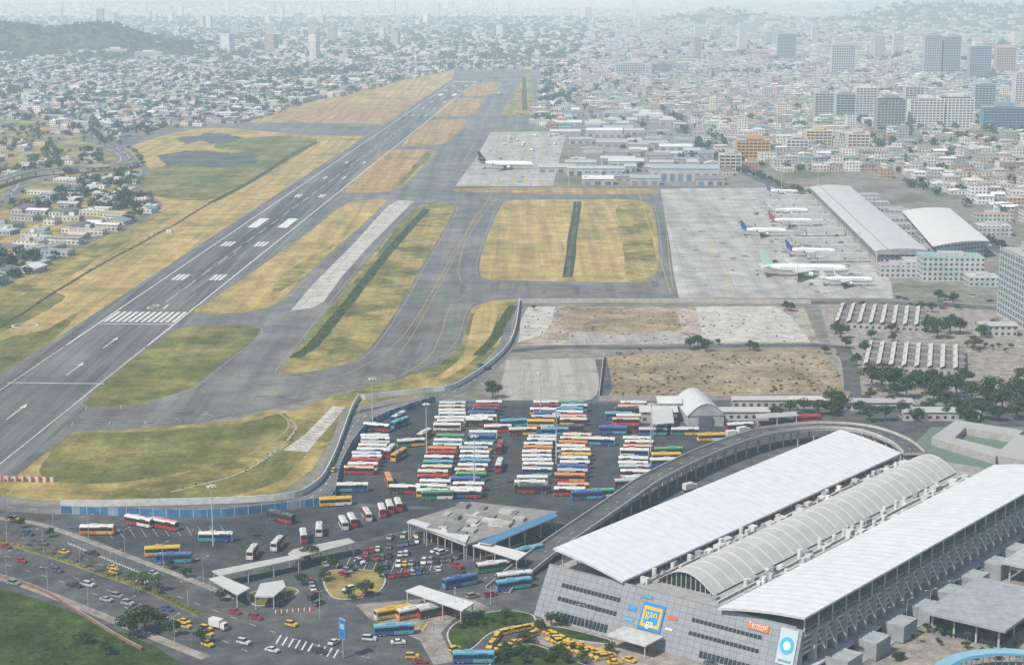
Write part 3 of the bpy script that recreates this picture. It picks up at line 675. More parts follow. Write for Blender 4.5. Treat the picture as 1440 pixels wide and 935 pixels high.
bt+=[(x+U_(-3,3)+12,y+U_(-8,8),0,U_(.7,1.2)) for x,y,a in resample(boul2,14) if R()<.4]
mass('boulevard_trees',bt,50,3.6,1.1,1.1)
lf=[]
for i in range(1400):
    x,y=G(U_(-120,215),U_(178,402))
    if not inp(x,y,WEST) or inp(x,y,LFW): continue
    if min((x-b[0])**2+(y-b[1])**2 for b in boul2+boul4)<17**2: continue
    if math.sin(x*.03)*math.sin(y*.012+1)<-.05: continue
    lf.append((x,y,0,U_(.5,1.35)))
mass('roadside_tree_mass',lf,60,4,1.1,1.)
Xh=rng.uniform(-2300,-500,4200);Yh=rng.uniform(4200,5400,4200);Zh=hz(Xh,Yh);k=Zh>5
mass('hillside_tree_mass',[(x,y,z-3,U_(.9,1.7)) for x,y,z in zip(Xh[k],Yh[k],Zh[k])],12,6,3.4,.6,3,.8)
mass('lot_scrub',[(*G(U_(850,1180),U_(495,560)),0,U_(.1,.45)) for i in range(260)]+[(*G(U_(730,1140),U_(433,482)),0,U_(.08,.35)) for i in range(140)],30,2.6,.7,.6)
mass('ditch_reeds',[(x+U_(-3,3),y,0,U_(.12,.36)) for x,y,a in resample(smooth(GP([(598,296),(560,338),(510,400),(470,450),(440,485),(415,503)]),False,6),1.5)],14,2.2,.9,.6)
mass('verge_scrub',[(x+U_(-2,2),y+U_(-2,2),0,U_(.1,.3)) for pth in ([(447,200),(370,245),(297,285),(120,385),(0,460)],[(812,284),(806,330),(798,390)],[(408,590),(415,605),(380,640),(330,668),(240,692)],[(722,430),(706,455),(692,480),(672,500)]) for x,y,a in resample(smooth(GP(pth),False,6),3)],12,2.2,.9,.6)
mass('lawn_scrub',[(*G(U_(0,200),U_(880,935)),.1,U_(.12,.4)) for i in range(60)]+[(x,y,.1,U_(.15,.35)) for x,y,a in resample(m1,3)],24,2.2,.45,.7)

# ================= BUS TERMINAL / MALL =================
P0=(6.6,511.4); UA=(.783,-.622); VA=(.622,.783); MANG=math.degrees(math.atan2(UA[1],UA[0]))
def MM(u,v,z): return (P0[0]+u*UA[0]+v*VA[0],P0[1]+u*UA[1]+v*VA[1],z)
mall=empty('bus_terminal_building',*P0)
def mobj(mb,name,smooth_=False):
    o=mb.obj(name,smooth_); o.parent=mall; o.location=(-P0[0],-P0[1],0); return o
def mbx(mb,u,v,z,du,dv,dz,m='matte',c=(.5,.5,.5),ct=None,mt=None):
    x,y,_=MM(u+du/2,v+dv/2,0); mb.box(x,y,z,du,dv,dz,MANG,m,c,ct,0,mt,1.,True)
UW=91
b=MB()
FA=(.27,.295,.325)
nz=9; nu=38; Ht=15.5; lean=5.
def FP(u,k,o=0.): return MM(u+(2.2*k*(1-u/UW)),lean*k-o,Ht*k)
for i in range(nu):
    for j in range(nz):
        u0,u1=i*UW/nu+.04,(i+1)*UW/nu-.04; k0,k1=j/nz+.003,(j+1)/nz-.003
        f=U_(.94,1.03); b.face([FP(u0,k0),FP(u1,k0),FP(u1,k1),FP(u0,k1)],'metalroof',tuple(v*f for v in FA))
b.face([FP(0,0,-.08),FP(UW,0,-.08),FP(UW,1,-.08),FP(0,1,-.08)],'matte',(.2,.215,.23))
mbx(b,2,lean+.2,0,UW-4,184,13.8,'metalroof',(.33,.35,.37),(.34,.34,.33),'matte')
b.face([MM(0,0,0),FP(0,1),MM(2,lean+.2,0)],'matte',FA)
b.face([MM(UW,0,0),MM(UW,lean+.2,0),FP(UW,1)],'matte',FA)
mbx(b,2.2,lean,13.8,UW-4.4,.6,2.0,'matte',FA)
mobj(b,'facade_and_walls')
b=MB()
def win(u0,u1,k0,k1,m='glass',c=(0,0,0),o=.12): b.face([FP(u0,k0,o),FP(u1,k0,o),FP(u1,k1,o),FP(u0,k1,o)],m,c)
for (u0,u1,k0,k1) in ((7,30,.66,.74),(7,30,.40,.48),(55,80,.66,.73),(55,80,.42,.49),(8,28,.05,.2),(60,84,.08,.2)):
    n=int((u1-u0)/1.4)
    for i in range(n): win(u0+i*1.4,u0+i*1.4+1.15,k0,k1)
win(32.5,35.5,.58,.66,'paint',(.05,.25,.6),.25); win(32.5,35.5,.38,.44,'paint',(.1,.35,.6),.25); win(47,50,.6,.66,'paint',(.6,.1,.05),.25); win(47,49.5,.4,.45,'paint',(.55,.55,.55),.25)
win(37.5,45.5,.30,.80,'paint',(.03,.22,.5),.3); win(38.2,44.8,.36,.74,'paint',(.65,.4,.05),.34); win(39,44,.42,.68,'paint',(.04,.25,.55),.38)
win(36.5,47,.2,.27,'paint',(.55,.55,.55),.3); win(36,40,.86,.92,'paint',(.15,.25,.4),.3)
win(73.5,80.5,.80,.92,'paint',(.6,.16,.06),.3)
win(84.3,90,.35,.97,'paint',(.42,.52,.58),.32)
cc=[FP(87.1+2.3*math.cos(i/20*6.283),.68+.15*math.sin(i/20*6.283),.38) for i in range(20)]
b.face(cc,'paint',(.08,.38,.55)); cc=[FP(87.1+1.2*math.cos(i/20*6.283),.68+.075*math.sin(i/20*6.283),.43) for i in range(20)]; b.face(cc,'paint',(.6,.65,.68))
mobj(b,'windows_and_signs')
def txt(s,u,k,size,c,o=.5):
    cu=bpy.data.curves.new('sign_lettering','FONT'); cu.body=s; cu.size=size; cu.extrude=.03; cu.align_x='CENTER'
    mt=bpy.data.materials.new('lettering_paint'); mt.use_nodes=True; mt.node_tree.nodes['Principled BSDF'].inputs['Base Color'].default_value=(*c,1); cu.materials.append(mt)
    ob=bpy.data.objects.new('sign_lettering',cu); scene.collection.objects.link(ob); ob.parent=mall
    p=FP(u,k,o); ob.location=(p[0]-P0[0],p[1]-P0[1],p[2]); ob.rotation_euler=(math.atan2(Ht,lean),0,math.radians(MANG))
txt('gan',41.5,.55,3.1,(.7,.55,.1)); txt('ga',41.5,.38,3.1,(.75,.75,.7)); txt('Terminal',77,.86,1.7,(.75,.75,.72)); txt('Terrestre',77,.82,1.,(.75,.75,.72)); txt('Shopping',41.6,.22,1.2,(.05,.15,.4)); txt('terminal',87.1,.4,1.2,(.1,.25,.4))
def sheetroof(name,u0,u1,z0,z1,bow,v0,v1,c):
    r=MB(); n=8; nv=46
    def z(t): return z0+(z1-z0)*t+bow*math.sin(math.pi*t)
    for i in range(n):
        t0,t1=i/n,(i+1)/n
        ua,ub=u0+(u1-u0)*t0,u0+(u1-u0)*t1
        for j in range(nv):
            va,vb=v0+(v1-v0)*j/nv,v0+(v1-v0)*(j+1)/nv
            r.face([MM(ua,va,z(t0)),MM(ub,va,z(t1)),MM(ub,vb,z(t1)),MM(ua,vb,z(t0))],'metalroof',tuple(q*U_(.975,1.0) for q in c))
        r.face([MM(ua,v0,z(t0)-.6),MM(ub,v0,z(t1)-.6),MM(ub,v0,z(t1)),MM(ua,v0,z(t0))],'matte',(.55,.55,.55))
        r.face([MM(ua,v0,z(t0)-.6),MM(ua,v1,z(t0)-.6),MM(ub,v1,z(t1)-.6),MM(ub,v0,z(t1)-.6)],'matte',(.45,.45,.45))
    for uu,t in ((u0,0),(u1,1)): r.face([MM(uu,v0,z(t)-.6),MM(uu,v1,z(t)-.6),MM(uu,v1,z(t)),MM(uu,v0,z(t))],'matte',(.6,.6,.6))
    for j in range(nv+1):
        va=v0+(v1-v0)*j/nv
        for i in range(n):
            t0,t1=i/n,(i+1)/n; ua,ub=u0+(u1-u0)*t0,u0+(u1-u0)*t1
            r.face([MM(ua,va-.06,z(t0)+.05),MM(ub,va-.06,z(t1)+.05),MM(ub,va+.06,z(t1)+.05),MM(ua,va+.06,z(t0)+.05)],'metalroof',tuple(q*.85 for q in c))
    for j in range(24):
        va=v0+3+(v1-v0-6)*j/23
        for t in (.06,.94):
            uu=u0+(u1-u0)*t; p=MM(uu,va,13.6); r.cyl(p,(p[0],p[1],z(t)-.6),.25,.25,6,'matte',(.5,.5,.5),False)
    mobj(r,name)
sheetroof('west_roof',4.5,30.5,21.6,16.6,.5,4,189,(.66,.68,.71))
sheetroof('east_roof',64.5,92.5,16.4,20.,.6,3,196,(.66,.68,.71))
r=MB(); n=12; v0,v1=16,184; nv=28
def vz(t): return 14.3+5.0*math.sin(math.pi*t)
for j in range(nv):
    va,vb=v0+(v1-v0)*j/nv,v0+(v1-v0)*(j+1)/nv
    for i in range(n):
        t0,t1=i/n,(i+1)/n; ua,ub=34.5+20.5*t0,34.5+20.5*t1; f=U_(.93,1.03)
        r.face([MM(ua,va,vz(t0)),MM(ub,va,vz(t1)),MM(ub,vb,vz(t1)),MM(ua,vb,vz(t0))],'metalroof',tuple(q*f for q in (.48,.48,.46)))
for j in range(nv+1):
    va=v0+(v1-v0)*j/nv
    for i in range(n):
        t0,t1=i/n,(i+1)/n; ua,ub=34.5+20.5*t0,34.5+20.5*t1
        r.face([MM(ua,va-.2,vz(t0)+.22),MM(ub,va-.2,vz(t1)+.22),MM(ub,va+.2,vz(t1)+.22),MM(ua,va+.2,vz(t0)+.22)],'metalroof',(.66,.66,.66))
        r.face([MM(ua,va-.2,vz(t0)),MM(ub,va-.2,vz(t1)),MM(ub,va-.2,vz(t1)+.22),MM(ua,va-.2,vz(t0)+.22)],'matte',(.5,.5,.5))
r.face([MM(34.5+20.5*i/12,v0+1.2,vz(i/12)) for i in range(13)],'glass')
for i in range(1,12): p=MM(34.5+20.5*i/12,v0+.9,13.8); r.cyl(p,(p[0],p[1],vz(i/12)),.12,.12,5,'matte',(.6,.6,.6),False)
mobj(r,'barrel_vault')
r=MB()
for i in range(120):
    u=random.choice([U_(30.5,34),U_(55.5,64)]); v=U_(12,185); s=U_(.8,2.6)
    mbx(r,u,v,13.81,s,s*U_(.8,2),U_(.8,2.2),'matte',random.choice([(.5,.5,.5),(.3,.31,.33),(.6,.6,.58)]))
for i in range(30):
    u,v=random.choice([31.5,57.5,62]),U_(15,180); p=MM(u,v,13.8); r.cyl(p,(p[0],p[1],13.8+U_(1.5,3.4)),.7,.7,8,'matte',(.6,.6,.58))
for u in (32.3,58.5,61): mbx(r,u,12,14.1,.5,170,.5,'matte',(.55,.55,.54))
mobj(r,'roof_equipment')
r=MB()
for j in range(30):
    v=6+j*6.1
    r.face([MM(89.3,v,0),MM(89.3,v+5.2,0),MM(89.3,v+5.2,13.2),MM(89.3,v,13.2)],'glass')
    mbx(r,88.6,v+5.2,0,3.2,.8,13.6,'matte',(.42,.44,.46))
    r.face([MM(91.8,v+5.2,13.6),MM(94.6,v+5.2,9),MM(94.6,v+5.9,9),MM(91.8,v+5.9,13.6)],'matte',(.5,.5,.5))
for k,z in enumerate((3.8,7.6,9.2,10.8,12.4)): mbx(r,88.9,6.1,z,1.6 if k>0 else 4.5,184,.6,'matte',(.52,.54,.56))
mbx(r,92.1,6,0,6,184,.35,'matte',(.35,.34,.33))
for i in range(10): mbx(r,93.5,14+i*17.5,.36,7,9,5.2,'matte',(.3,.32,.34),(.36,.38,.39)) 
mbx(r,101,60,6.5,26,40,.8,'matte',(.3,.32,.34),(.33,.35,.37))
for a_ in range(4):
    for c_ in range(4):
        p=MM(103+a_*7,63+c_*11,0); r.cyl(p,(p[0],p[1],6.5),.35,.35,7,'matte',(.45,.45,.45),False)
mbx(r,105,64,0,18,30,5.5,'glass',(0,0,0),(.3,.3,.3),'matte')
mbx(r,101,118,6.5,22,50,.8,'matte',(.42,.43,.44),(.42,.44,.45))
for c_ in range(5):
    for a_ in (103,120): p=MM(a_,121+c_*11,0); r.cyl(p,(p[0],p[1],6.5),.35,.35,7,'matte',(.45,.45,.45),False)
mobj(r,'east_side_annex')
r=MB(); mbx(r,34,-9,4.2,14,9,.5,'matte',(.5,.5,.5),(.52,.52,.52))
for a_ in (35,47): p=MM(a_,-8,0); r.cyl(p,(p[0],p[1],4.2),.2,.2,6,'matte',(.5,.5,.5),False)
mobj(r,'entrance_canopy')
r=MB(); cx,cy=G(1440,985)
for i in range(20):
    a0,a1=math.radians(60+i*5),math.radians(65+i*5)
    for ra,rb_,c in ((20,21.2,(.08,.24,.38)),(21.2,25,(.25,.42,.52))):
        r.face([(cx+ra*math.cos(a0),cy+ra*math.sin(a0),5),(cx+rb_*math.cos(a0),cy+rb_*math.sin(a0),5.3),(cx+rb_*math.cos(a1),cy+rb_*math.sin(a1),5.3),(cx+ra*math.cos(a1),cy+ra*math.sin(a1),5)],'metalroof',c)
    r.cyl((cx+22*math.cos(a0),cy+22*math.sin(a0),0),(cx+22*math.cos(a0),cy+22*math.sin(a0),5),.15,.15,6,'matte',(.5,.5,.5),False)
r.obj('curved_canopy')
VD=smooth(GP([(700,806),(765,762),(865,706),(940,664),(1010,632),(1080,610),(1150,602),(1215,606),(1262,622),(1285,640)],6.),False,8)
dist=[0]
for i in range(1,len(VD)): dist.append(dist[-1]+math.hypot(VD[i][0]-VD[i-1][0],VD[i][1]-VD[i-1][1]))
ZD=[min(7.,.15+d*.06) for d in dist]
v=MB()
v.wallline(VD,.9,8.4,[z-.9 for z in ZD],'matte',(.42,.41,.39),None,'road')
L_,Q_=v.sides(VD,8.5)
for q in (L_,Q_): v.wallline(q,.95,.28,[z for z in ZD],'matte',(.52,.51,.48))
for x,y,a in resample(VD,8):
    i=min(range(len(VD)),key=lambda j:(VD[j][0]-x)**2+(VD[j][1]-y)**2)
    if ZD[i]>2.5:
        d=math.radians(a+90)
        for s in (-3.,3.): v.cyl((x+math.cos(d)*s,y+math.sin(d)*s,0),(x+math.cos(d)*s,y+math.sin(d)*s,ZD[i]-1.3),.35,.35,8,'matte',(.45,.44,.42),False)
        v.box(x,y,ZD[i]-1.5,.9,8.0,.58,a,'matte',(.4,.39,.37),None,0,None,1,True)
v.obj('elevated_ramp')
for x,y,a in resample(VD,9):
    i=min(range(len(VD)),key=lambda j:(VD[j][0]-x)**2+(VD[j][1]-y)**2); d=math.radians(a); mk.ribbon([(x,y),(x+math.cos(d)*3,y+math.sin(d)*3)],.2,ZD[i]+.15,'line',WHT)

def slabroof(px,z,th,c,m='matte',fc=(.5,.5,.5)):
    p=ccw(GP(px,z)); r=MB(); n=len(p)
    r.face([(x,y,z) for x,y in p],m,c); r.face([(x,y,z-th) for x,y in p[::-1]],'matte',(.3,.3,.3))
    for i in range(n):
        j=(i+1)%n; r.face([(*p[i],z-th),(*p[j],z-th),(*p[j],z),(*p[i],z)],'matte',fc)
    cx=sum(q[0] for q in p)/n; cy=sum(q[1] for q in p)/n
    for i in range(n):
        a,b_=p[i],p[(i+1)%n]; l=math.hypot(b_[0]-a[0],b_[1]-a[1]); k=max(1,int(l/8))
        for j in range(k):
            t=j/k; x=a[0]+(b_[0]-a[0])*t; y=a[1]+(b_[1]-a[1])*t; x+=(cx-x)*.06;y+=(cy-y)*.06
            r.cyl((x,y,0),(x,y,z-th),.22,.22,6,'matte',(.45,.45,.45),False)
    return r,p
r,p=slabroof([(572,733),(600,724),(662,705),(785,719),(720,744),(655,765)],6,.7,(.27,.26,.245))
for i in range(40):
    px,py=U_(600,740),U_(712,750); x,y=G(px,py,6); 
    if inp(x,y,offset(p,-3)): r.box(x,y,6.,U_(1.5,7),U_(1.5,5),U_(.3,1.3)+.001*i,-20,'matte',random.choice([(.4,.39,.37),(.22,.22,.22),(.5,.5,.48)]))
r.obj('bus_platform_building')
for px,z,c in (([(572,733),(580,729),(660,752),(655,762)],6.6,(.55,.55,.55)),([(672,762),(690,765),(785,725),(778,719)],6.5,(.09,.2,.36)),([(664,766),(682,762),(742,777),(728,787)],5.5,(.6,.6,.6)),([(570,830),(590,822),(667,847),(650,858)],5.5,(.6,.6,.6)),
     ([(298,802),(308,800),(420,778),(424,784),(310,809)],4.5,(.45,.45,.43)),([(405,778),(412,772),(490,756),(500,762),(420,783)],4.8,(.42,.42,.4)),([(294,813),(312,809),(352,826),(334,836)],4.5,(.52,.52,.51)),([(358,838),(366,820),(398,815),(402,824),(385,838)],4.5,(.5,.5,.5)),
     ([(915,576),(945,574),(948,594),(918,596)],6,(.5,.5,.5)),([(1062,582),(1120,578),(1122,584),(1064,588)],4,(.4,.4,.4))):
    r,_=slabroof(px,z,.4,c,'metalroof'); r.obj('canopy_shelter')
x,y=G(986,596); q=MB(); q.gable(x,y+10,0,30,16,5,5.5,96,(.42,.43,.44),(.5,.52,.53),0,True)
q.box(x+1.2,y-5.7,0,6,.4,5,6,'matte',(.12,.14,.17)); q.obj('arched_hangar')
for px,py,w,d,h,c in ((925,590,16,12,5,(.5,.5,.5)),(940,583,10,14,7,(.6,.6,.58)),(1045,588,22,8,4,(.45,.42,.4)),(1075,572,30,6,4,(.4,.4,.4)),(1150,572,26,7,4,(.5,.48,.45)),(1228,575,34,8,4,(.35,.35,.36)),(1320,588,34,10,4,(.4,.4,.4)),(1400,470,20,14,6,(.4,.4,.4))):
    x,y=G(px,py); w_=MB(); w_.gable(x,y,0,w,d,h,1.2,0,(.48,.46,.44),c,1.); w_.obj('service_building')
def shed(px,py,w,d,n,rot):
    x,y=G(px,py); s=MB(); r=math.radians(rot);co,si=math.cos(r),math.sin(r)
    s.box(x,y,0,w,d,4.,rot,'wall',(.4,.38,.36),(.17,.155,.14),1.)
    def P(a,b_,z): return (x+a*co-b_*si,y+a*si+b_*co,z)
    for i in range(n):
        a=-w/2+(i+.1)*w/n; b2=a+w/n*.36
        s.face([P(a,-d/2-1,4.3),P(b2,-d/2-1,5.4),P(b2,d/2+1,5.4),P(a,d/2+1,4.3)],'metalroof',(.5,.49,.47)); s.face([P(b2,-d/2-1,4.02),P(b2+.2,d/2+1,4.02),P(b2,d/2+1,5.4),P(b2,-d/2-1,5.4)],'matte',(.2,.19,.18))
    for k in (-.3,0,.3): s.box(x-si*d*k,y+co*d*k,4.02,w+1.5,1.2,1.0,rot,'matte',(.3,.28,.26))
    s.obj('sawtooth_shed')
shed(1238,452,50,56,8,-14); shed(1285,510,50,56,8,-14)
c_=MB()
for k,px in enumerate(([(1310,615),(1345,590),(1365,594),(1335,622)],[(1345,590),(1440,605),(1430,613),(1360,602)],[(1400,640),(1430,610),(1480,620),(1460,650)],[(1315,617),(1330,612),(1410,632),(1400,642)])):
    z=8+.05*k; p=ccw(GP(px,z)); c_.face([(x,y,z) for x,y in p],'metalroof',(.38,.39,.37))
    for i in range(4):
        j=(i+1)%4; c_.face([(*p[i],0),(*p[j],0),(*p[j],z),(*p[i],z)],'matte',(.36,.35,.33))
p=ccw(GP([(1270,640),(1310,600),(1480,600),(1520,680),(1400,660)],5)); c_.face([(x,y,5) for x,y in p],'metalroof',(.13,.18,.15)); 
for i in range(5):
    j=(i+1)%5; c_.face([(*p[i],0),(*p[j],0),(*p[j],5),(*p[i],5)],'matte',(.36,.35,.33))
c_.obj('courtyard_building')

# ================= AIRPORT TERMINAL =================
a=G(1232,352,12);bq=G(1145,262,12); L=math.hypot(a[0]-bq[0],a[1]-bq[1])
term=MB(); ox,oy=a
def TT(s,t): return (ox+AX[0]*s+AR[0]*t, oy+AX[1]*s+AR[1]*t)
c1=TT(L/2,18); term.box(c1[0],c1[1],0,30,L-4,9,-2.86,'wall',(.36,.36,.37),(.3,.3,.3),1.)
n=8
def tz(t): return 11.2+1.6*math.sin(math.pi*(t*.9+.05))+t*1.0
for i in range(n):
    t0,t1=i/n,(i+1)/n
    for j in range(24):
        s0,s1=L*j/24,L*(j+1)/24; f=U_(.95,1.02)
        term.face([(*TT(s0,36*t0-1),tz(t0)),(*TT(s0,36*t1-1),tz(t1)),(*TT(s1,36*t1-1),tz(t1)),(*TT(s1,36*t0-1),tz(t0))],'metalroof',(.50*f,.51*f,.51*f))
term.face([(*TT(0,36*i/n-1),tz(i/n)) for i in range(n+1)]+[(*TT(0,35),9),(*TT(0,-1),9)],'matte',(.3,.31,.32))
term.face([(*TT(0,-1),9.1),(*TT(L,-1),9.1),(*TT(L,-1),11.2),(*TT(0,-1),11.2)],'matte',(.2,.22,.25))
for t in (.25,): term.ribbon([TT(0,36*t-1),TT(L,36*t-1)],1.,tz(t)+.12,'metalroof',(.33,.34,.35))
for j in range(40): p=TT(L*j/40,.5); term.box(p[0],p[1],0,.8,.8,10,-2.86,'matte',(.5,.5,.5))
for i in range(14): p=TT(i*L/14+5,U_(42,58)); term.box(p[0],p[1],0,U_(14,26),U_(14,22),U_(5,9),-2.86,'wall',(.42,.42,.4),(.36,.37,.38),1.)
term.obj('airport_terminal')
p=GP([(1268,295),(1335,291),(1392,337),(1312,345)],13); hall=MB(); nn=8
def lp(t,e): 
    A,B=(p[3],p[2]) if e==0 else (p[0],p[1]); return (A[0]+(B[0]-A[0])*t,A[1]+(B[1]-A[1])*t)
def hzz(t): return 12+1.6*math.sin(math.pi*t)
for i in range(nn):
    ta,tb=i/nn,(i+1)/nn
    hall.face([(*lp(ta,0),hzz(ta)),(*lp(tb,0),hzz(tb)),(*lp(tb,1),hzz(tb)),(*lp(ta,1),hzz(ta))],'metalroof',(.62,.62,.6))
pc=ccw([lp(0,0),lp(1,0),lp(1,1),lp(0,1)]); pc=offset(pc,-3)
for i in range(4):
    j=(i+1)%4; l=math.hypot(pc[j][0]-pc[i][0],pc[j][1]-pc[i][1]); hall.face([(*pc[i],0),(*pc[j],0),(*pc[j],12),(*pc[i],12)],'wall',(.36,.38,.4),1.,[(0,0),(l,0),(l,12),(0,12)])
hall.face([(*lp(i/nn,0),hzz(i/nn)) for i in range(nn+1)],'matte',(.4,.41,.42)); hall.obj('terminal_hall')
for px,py,w,d,h,c in ((1335,392,40,22,16,(.28,.42,.42)),(1300,385,28,20,10,(.45,.45,.45)),(1262,388,26,16,8,(.4,.4,.4)),(1395,330,26,20,8,(.5,.5,.5)),(1395,310,30,16,6,(.45,.25,.15)),(1380,400,20,18,6,(.5,.5,.5))):
    x,y=G(px,py); w_=MB(); w_.box(x,y,0,w,d,h,-2.86,'wall',(.45,.48,.48),c,1.); w_.box(x,y,h,w*.4,d*.4,2,-2.86,'matte',(.45,.45,.45)); w_.obj('terminal_annex')
def jetbridge(x0,y0,x1,y1):
    j=MB(); dx,dy=x1-x0,y1-y0; l=math.hypot(dx,dy); a=math.degrees(math.atan2(dy,dx))
    j.box((x0+x1)/2,(y0+y1)/2,4,l,3,3,a,'matte',(.5,.51,.52),None,0,None,1,True); j.box(x0,y0,3.7,4.5,4.5,3.8,a,'matte',(.42,.42,.45),None,0,None,1,True)
    for t in (.12,.6): j.cyl((x0+dx*t,y0+dy*t,0),(x0+dx*t,y0+dy*t,4),.5,.5,8,'matte',(.4,.4,.4),False)
    j.box(x0+dx*.12,y0+dy*.12,0,3.5,2.5,.9,a,'matte',(.25,.25,.25)); j.obj('jet_bridge')
def airliner(L,tailc,bodyc=(.7,.71,.72),three=False):
    m=MB(); r=L*.052 if L<50 else L*.048; span=L*.46; zc=r+1.9+L*.015
    st=[(-.5,.12,.45),(-.46,.25,.4),(-.36,.6,.22),(-.24,.95,.03),(-.1,1,0),(.1,1,0),(.3,1,0),(.40,.95,-.02),(.45,.78,-.08),(.485,.45,-.2),(.5,.1,-.28)]
    rings=[]
    for x,k,dz in st: rings.append([(x*L,r*k*math.cos(t*math.pi/7),zc+dz*r+r*k*math.sin(t*math.pi/7)) for t in range(14)])
    for i in range(len(st)-1):
        for t in range(14):
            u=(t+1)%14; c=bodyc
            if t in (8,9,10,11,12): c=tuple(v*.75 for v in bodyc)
            if i<2: c=tailc
            g='paint'
            if i==8 and t in (2,3,4): g='glass'
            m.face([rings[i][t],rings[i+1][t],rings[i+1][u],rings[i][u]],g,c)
    m.face(rings[0],'matte',(.3,.3,.3)); m.face(rings[-1],'paint',bodyc)
    nwin=int(L*.6/1.1)
    for s in (-1,1):
        for i in range(nwin):
            x=-.26*L+i*1.1; y=s*(r*.985+.03)
            if not three: m.face([(x,y,zc+r*.18),(x+.5,y,zc+r*.18),(x+.5,y*.985,zc+r*.18+.45),(x,y*.985,zc+r*.18+.45)],'glass')
        def slab(pts,th,c):
            up=[(x,y*s,z+th*k) for (x,y,z,k) in pts]; dn=[(x,y*s,z-th*k) for (x,y,z,k) in pts]
            m.face(up,'paint',c); m.face(dn[::-1],'paint',c)
            for i in range(4): j=(i+1)%4; m.face([dn[i],dn[j],up[j],up[i]],'paint',c)
        wz=zc-r*.5
        slab([(.12*L,r*.5,wz,1),(-.13*L,span,wz+L*.04,.25),(-.17*L,span,wz+L*.04,.25),(-.10*L,r*.5,wz,1)],.45,(.5,.51,.52))
        m.face([(-.13*L,span*s,wz+L*.04),(-.17*L,span*s,wz+L*.04),(-.18*L,(span+.6)*s,wz+L*.04+2.2),(-.165*L,(span+.6)*s,wz+L*.04+2.2)],'paint',tailc)
        slab([(-.38*L,r*.2,zc+r*.3,1),(-.46*L,span*.38,zc+r*.5,.3),(-.49*L,span*.38,zc+r*.5,.3),(-.47*L,r*.2,zc+r*.3,1)],.22,(.55,.55,.55))
        ey=span*.34; ex=.045*L; er=r*.52
        m.cyl((ex+L*.04,ey*s,wz-er*.7),(ex-L*.02,ey*s,wz-er*.7),er*.95,er,10,'paint',bodyc,False); m.cyl((ex-L*.02,ey*s,wz-er*.7),(ex-L*.055,ey*s,wz-er*.7),er,er*.6,10,'paint',tailc if three else bodyc); m.cyl((ex+L*.035,ey*s,wz-er*.7),(ex+L*.034,ey*s,wz-er*.7),er*.9,er*.9,10,'rubber')
        m.box(ex-L*.02,ey*s,wz-er*.3,L*.06,.3,er*.8,0,'paint',(.5,.5,.5))
        gx=-.04*L; m.cyl((gx,r*1.3*s,0.6),(gx,r*1.0*s,wz),.2,.2,6,'matte',(.5,.5,.5),False)
        for o in (-.7,.7): m.cyl((gx+o,(r*1.3-.4)*s,.6),(gx+o,(r*1.3+.4)*s,.6),.6,.6,10,'rubber')
    m.cyl((.38*L,0,.5),(.38*L,0,zc-r*.8),.15,.15,6,'matte',(.5,.5,.5),False); m.cyl((.38*L,-.35,.5),(.38*L,.35,.5),.5,.5,10,'rubber')
    ft=zc+r*.8+L*.16; fz=zc+r*.6
    A=[(-.33*L,fz),(-.46*L,ft),(-.505*L,ft),(-.46*L,fz)]
    for y in (-.18,.18): m.face([(x,y,z) for x,z in (A if y<0 else A[::-1])],'paint',tailc)
    for i in range(4): j=(i+1)%4; m.face([(A[i][0],-.18,A[i][1]),(A[j][0],-.18,A[j][1]),(A[j][0],.18,A[j][1]),(A[i][0],.18,A[i][1])],'paint',tailc)
    if three: m.cyl((-.38*L,0,zc+r*1.6),(-.5*L,0,zc+r*1.6),r*.5,r*.42,12,'paint',tailc)
    return m.mesh('airliner_shape',False)
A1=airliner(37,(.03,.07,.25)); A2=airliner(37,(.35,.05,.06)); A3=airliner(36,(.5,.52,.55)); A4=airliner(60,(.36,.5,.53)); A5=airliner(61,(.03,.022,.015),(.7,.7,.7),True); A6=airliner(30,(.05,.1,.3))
def plane(me,px,py,rot,nm='airliner'): x,y=G(px,py); put(me,nm,x,y,rot,.09)
plane(A1,1074,332,-5); plane(A2,1112,318,-3); plane(A3,1108,303,-3); plane(A1,1140,361,-5); plane(A4,1130,389,-4); plane(A3,1190,402,-4); plane(A6,1100,275,-3)
plane(A5,712,238,-8,'cargo_airliner'); plane(A6,703,134,AANG+180,'airliner')
for s in (22,60,98,150,190,230,275,320,360): 
    p0=TT(s,-2); p1=TT(s-4,-34-8*(s%3)); jetbridge(p1[0],p1[1],p0[0],p0[1])

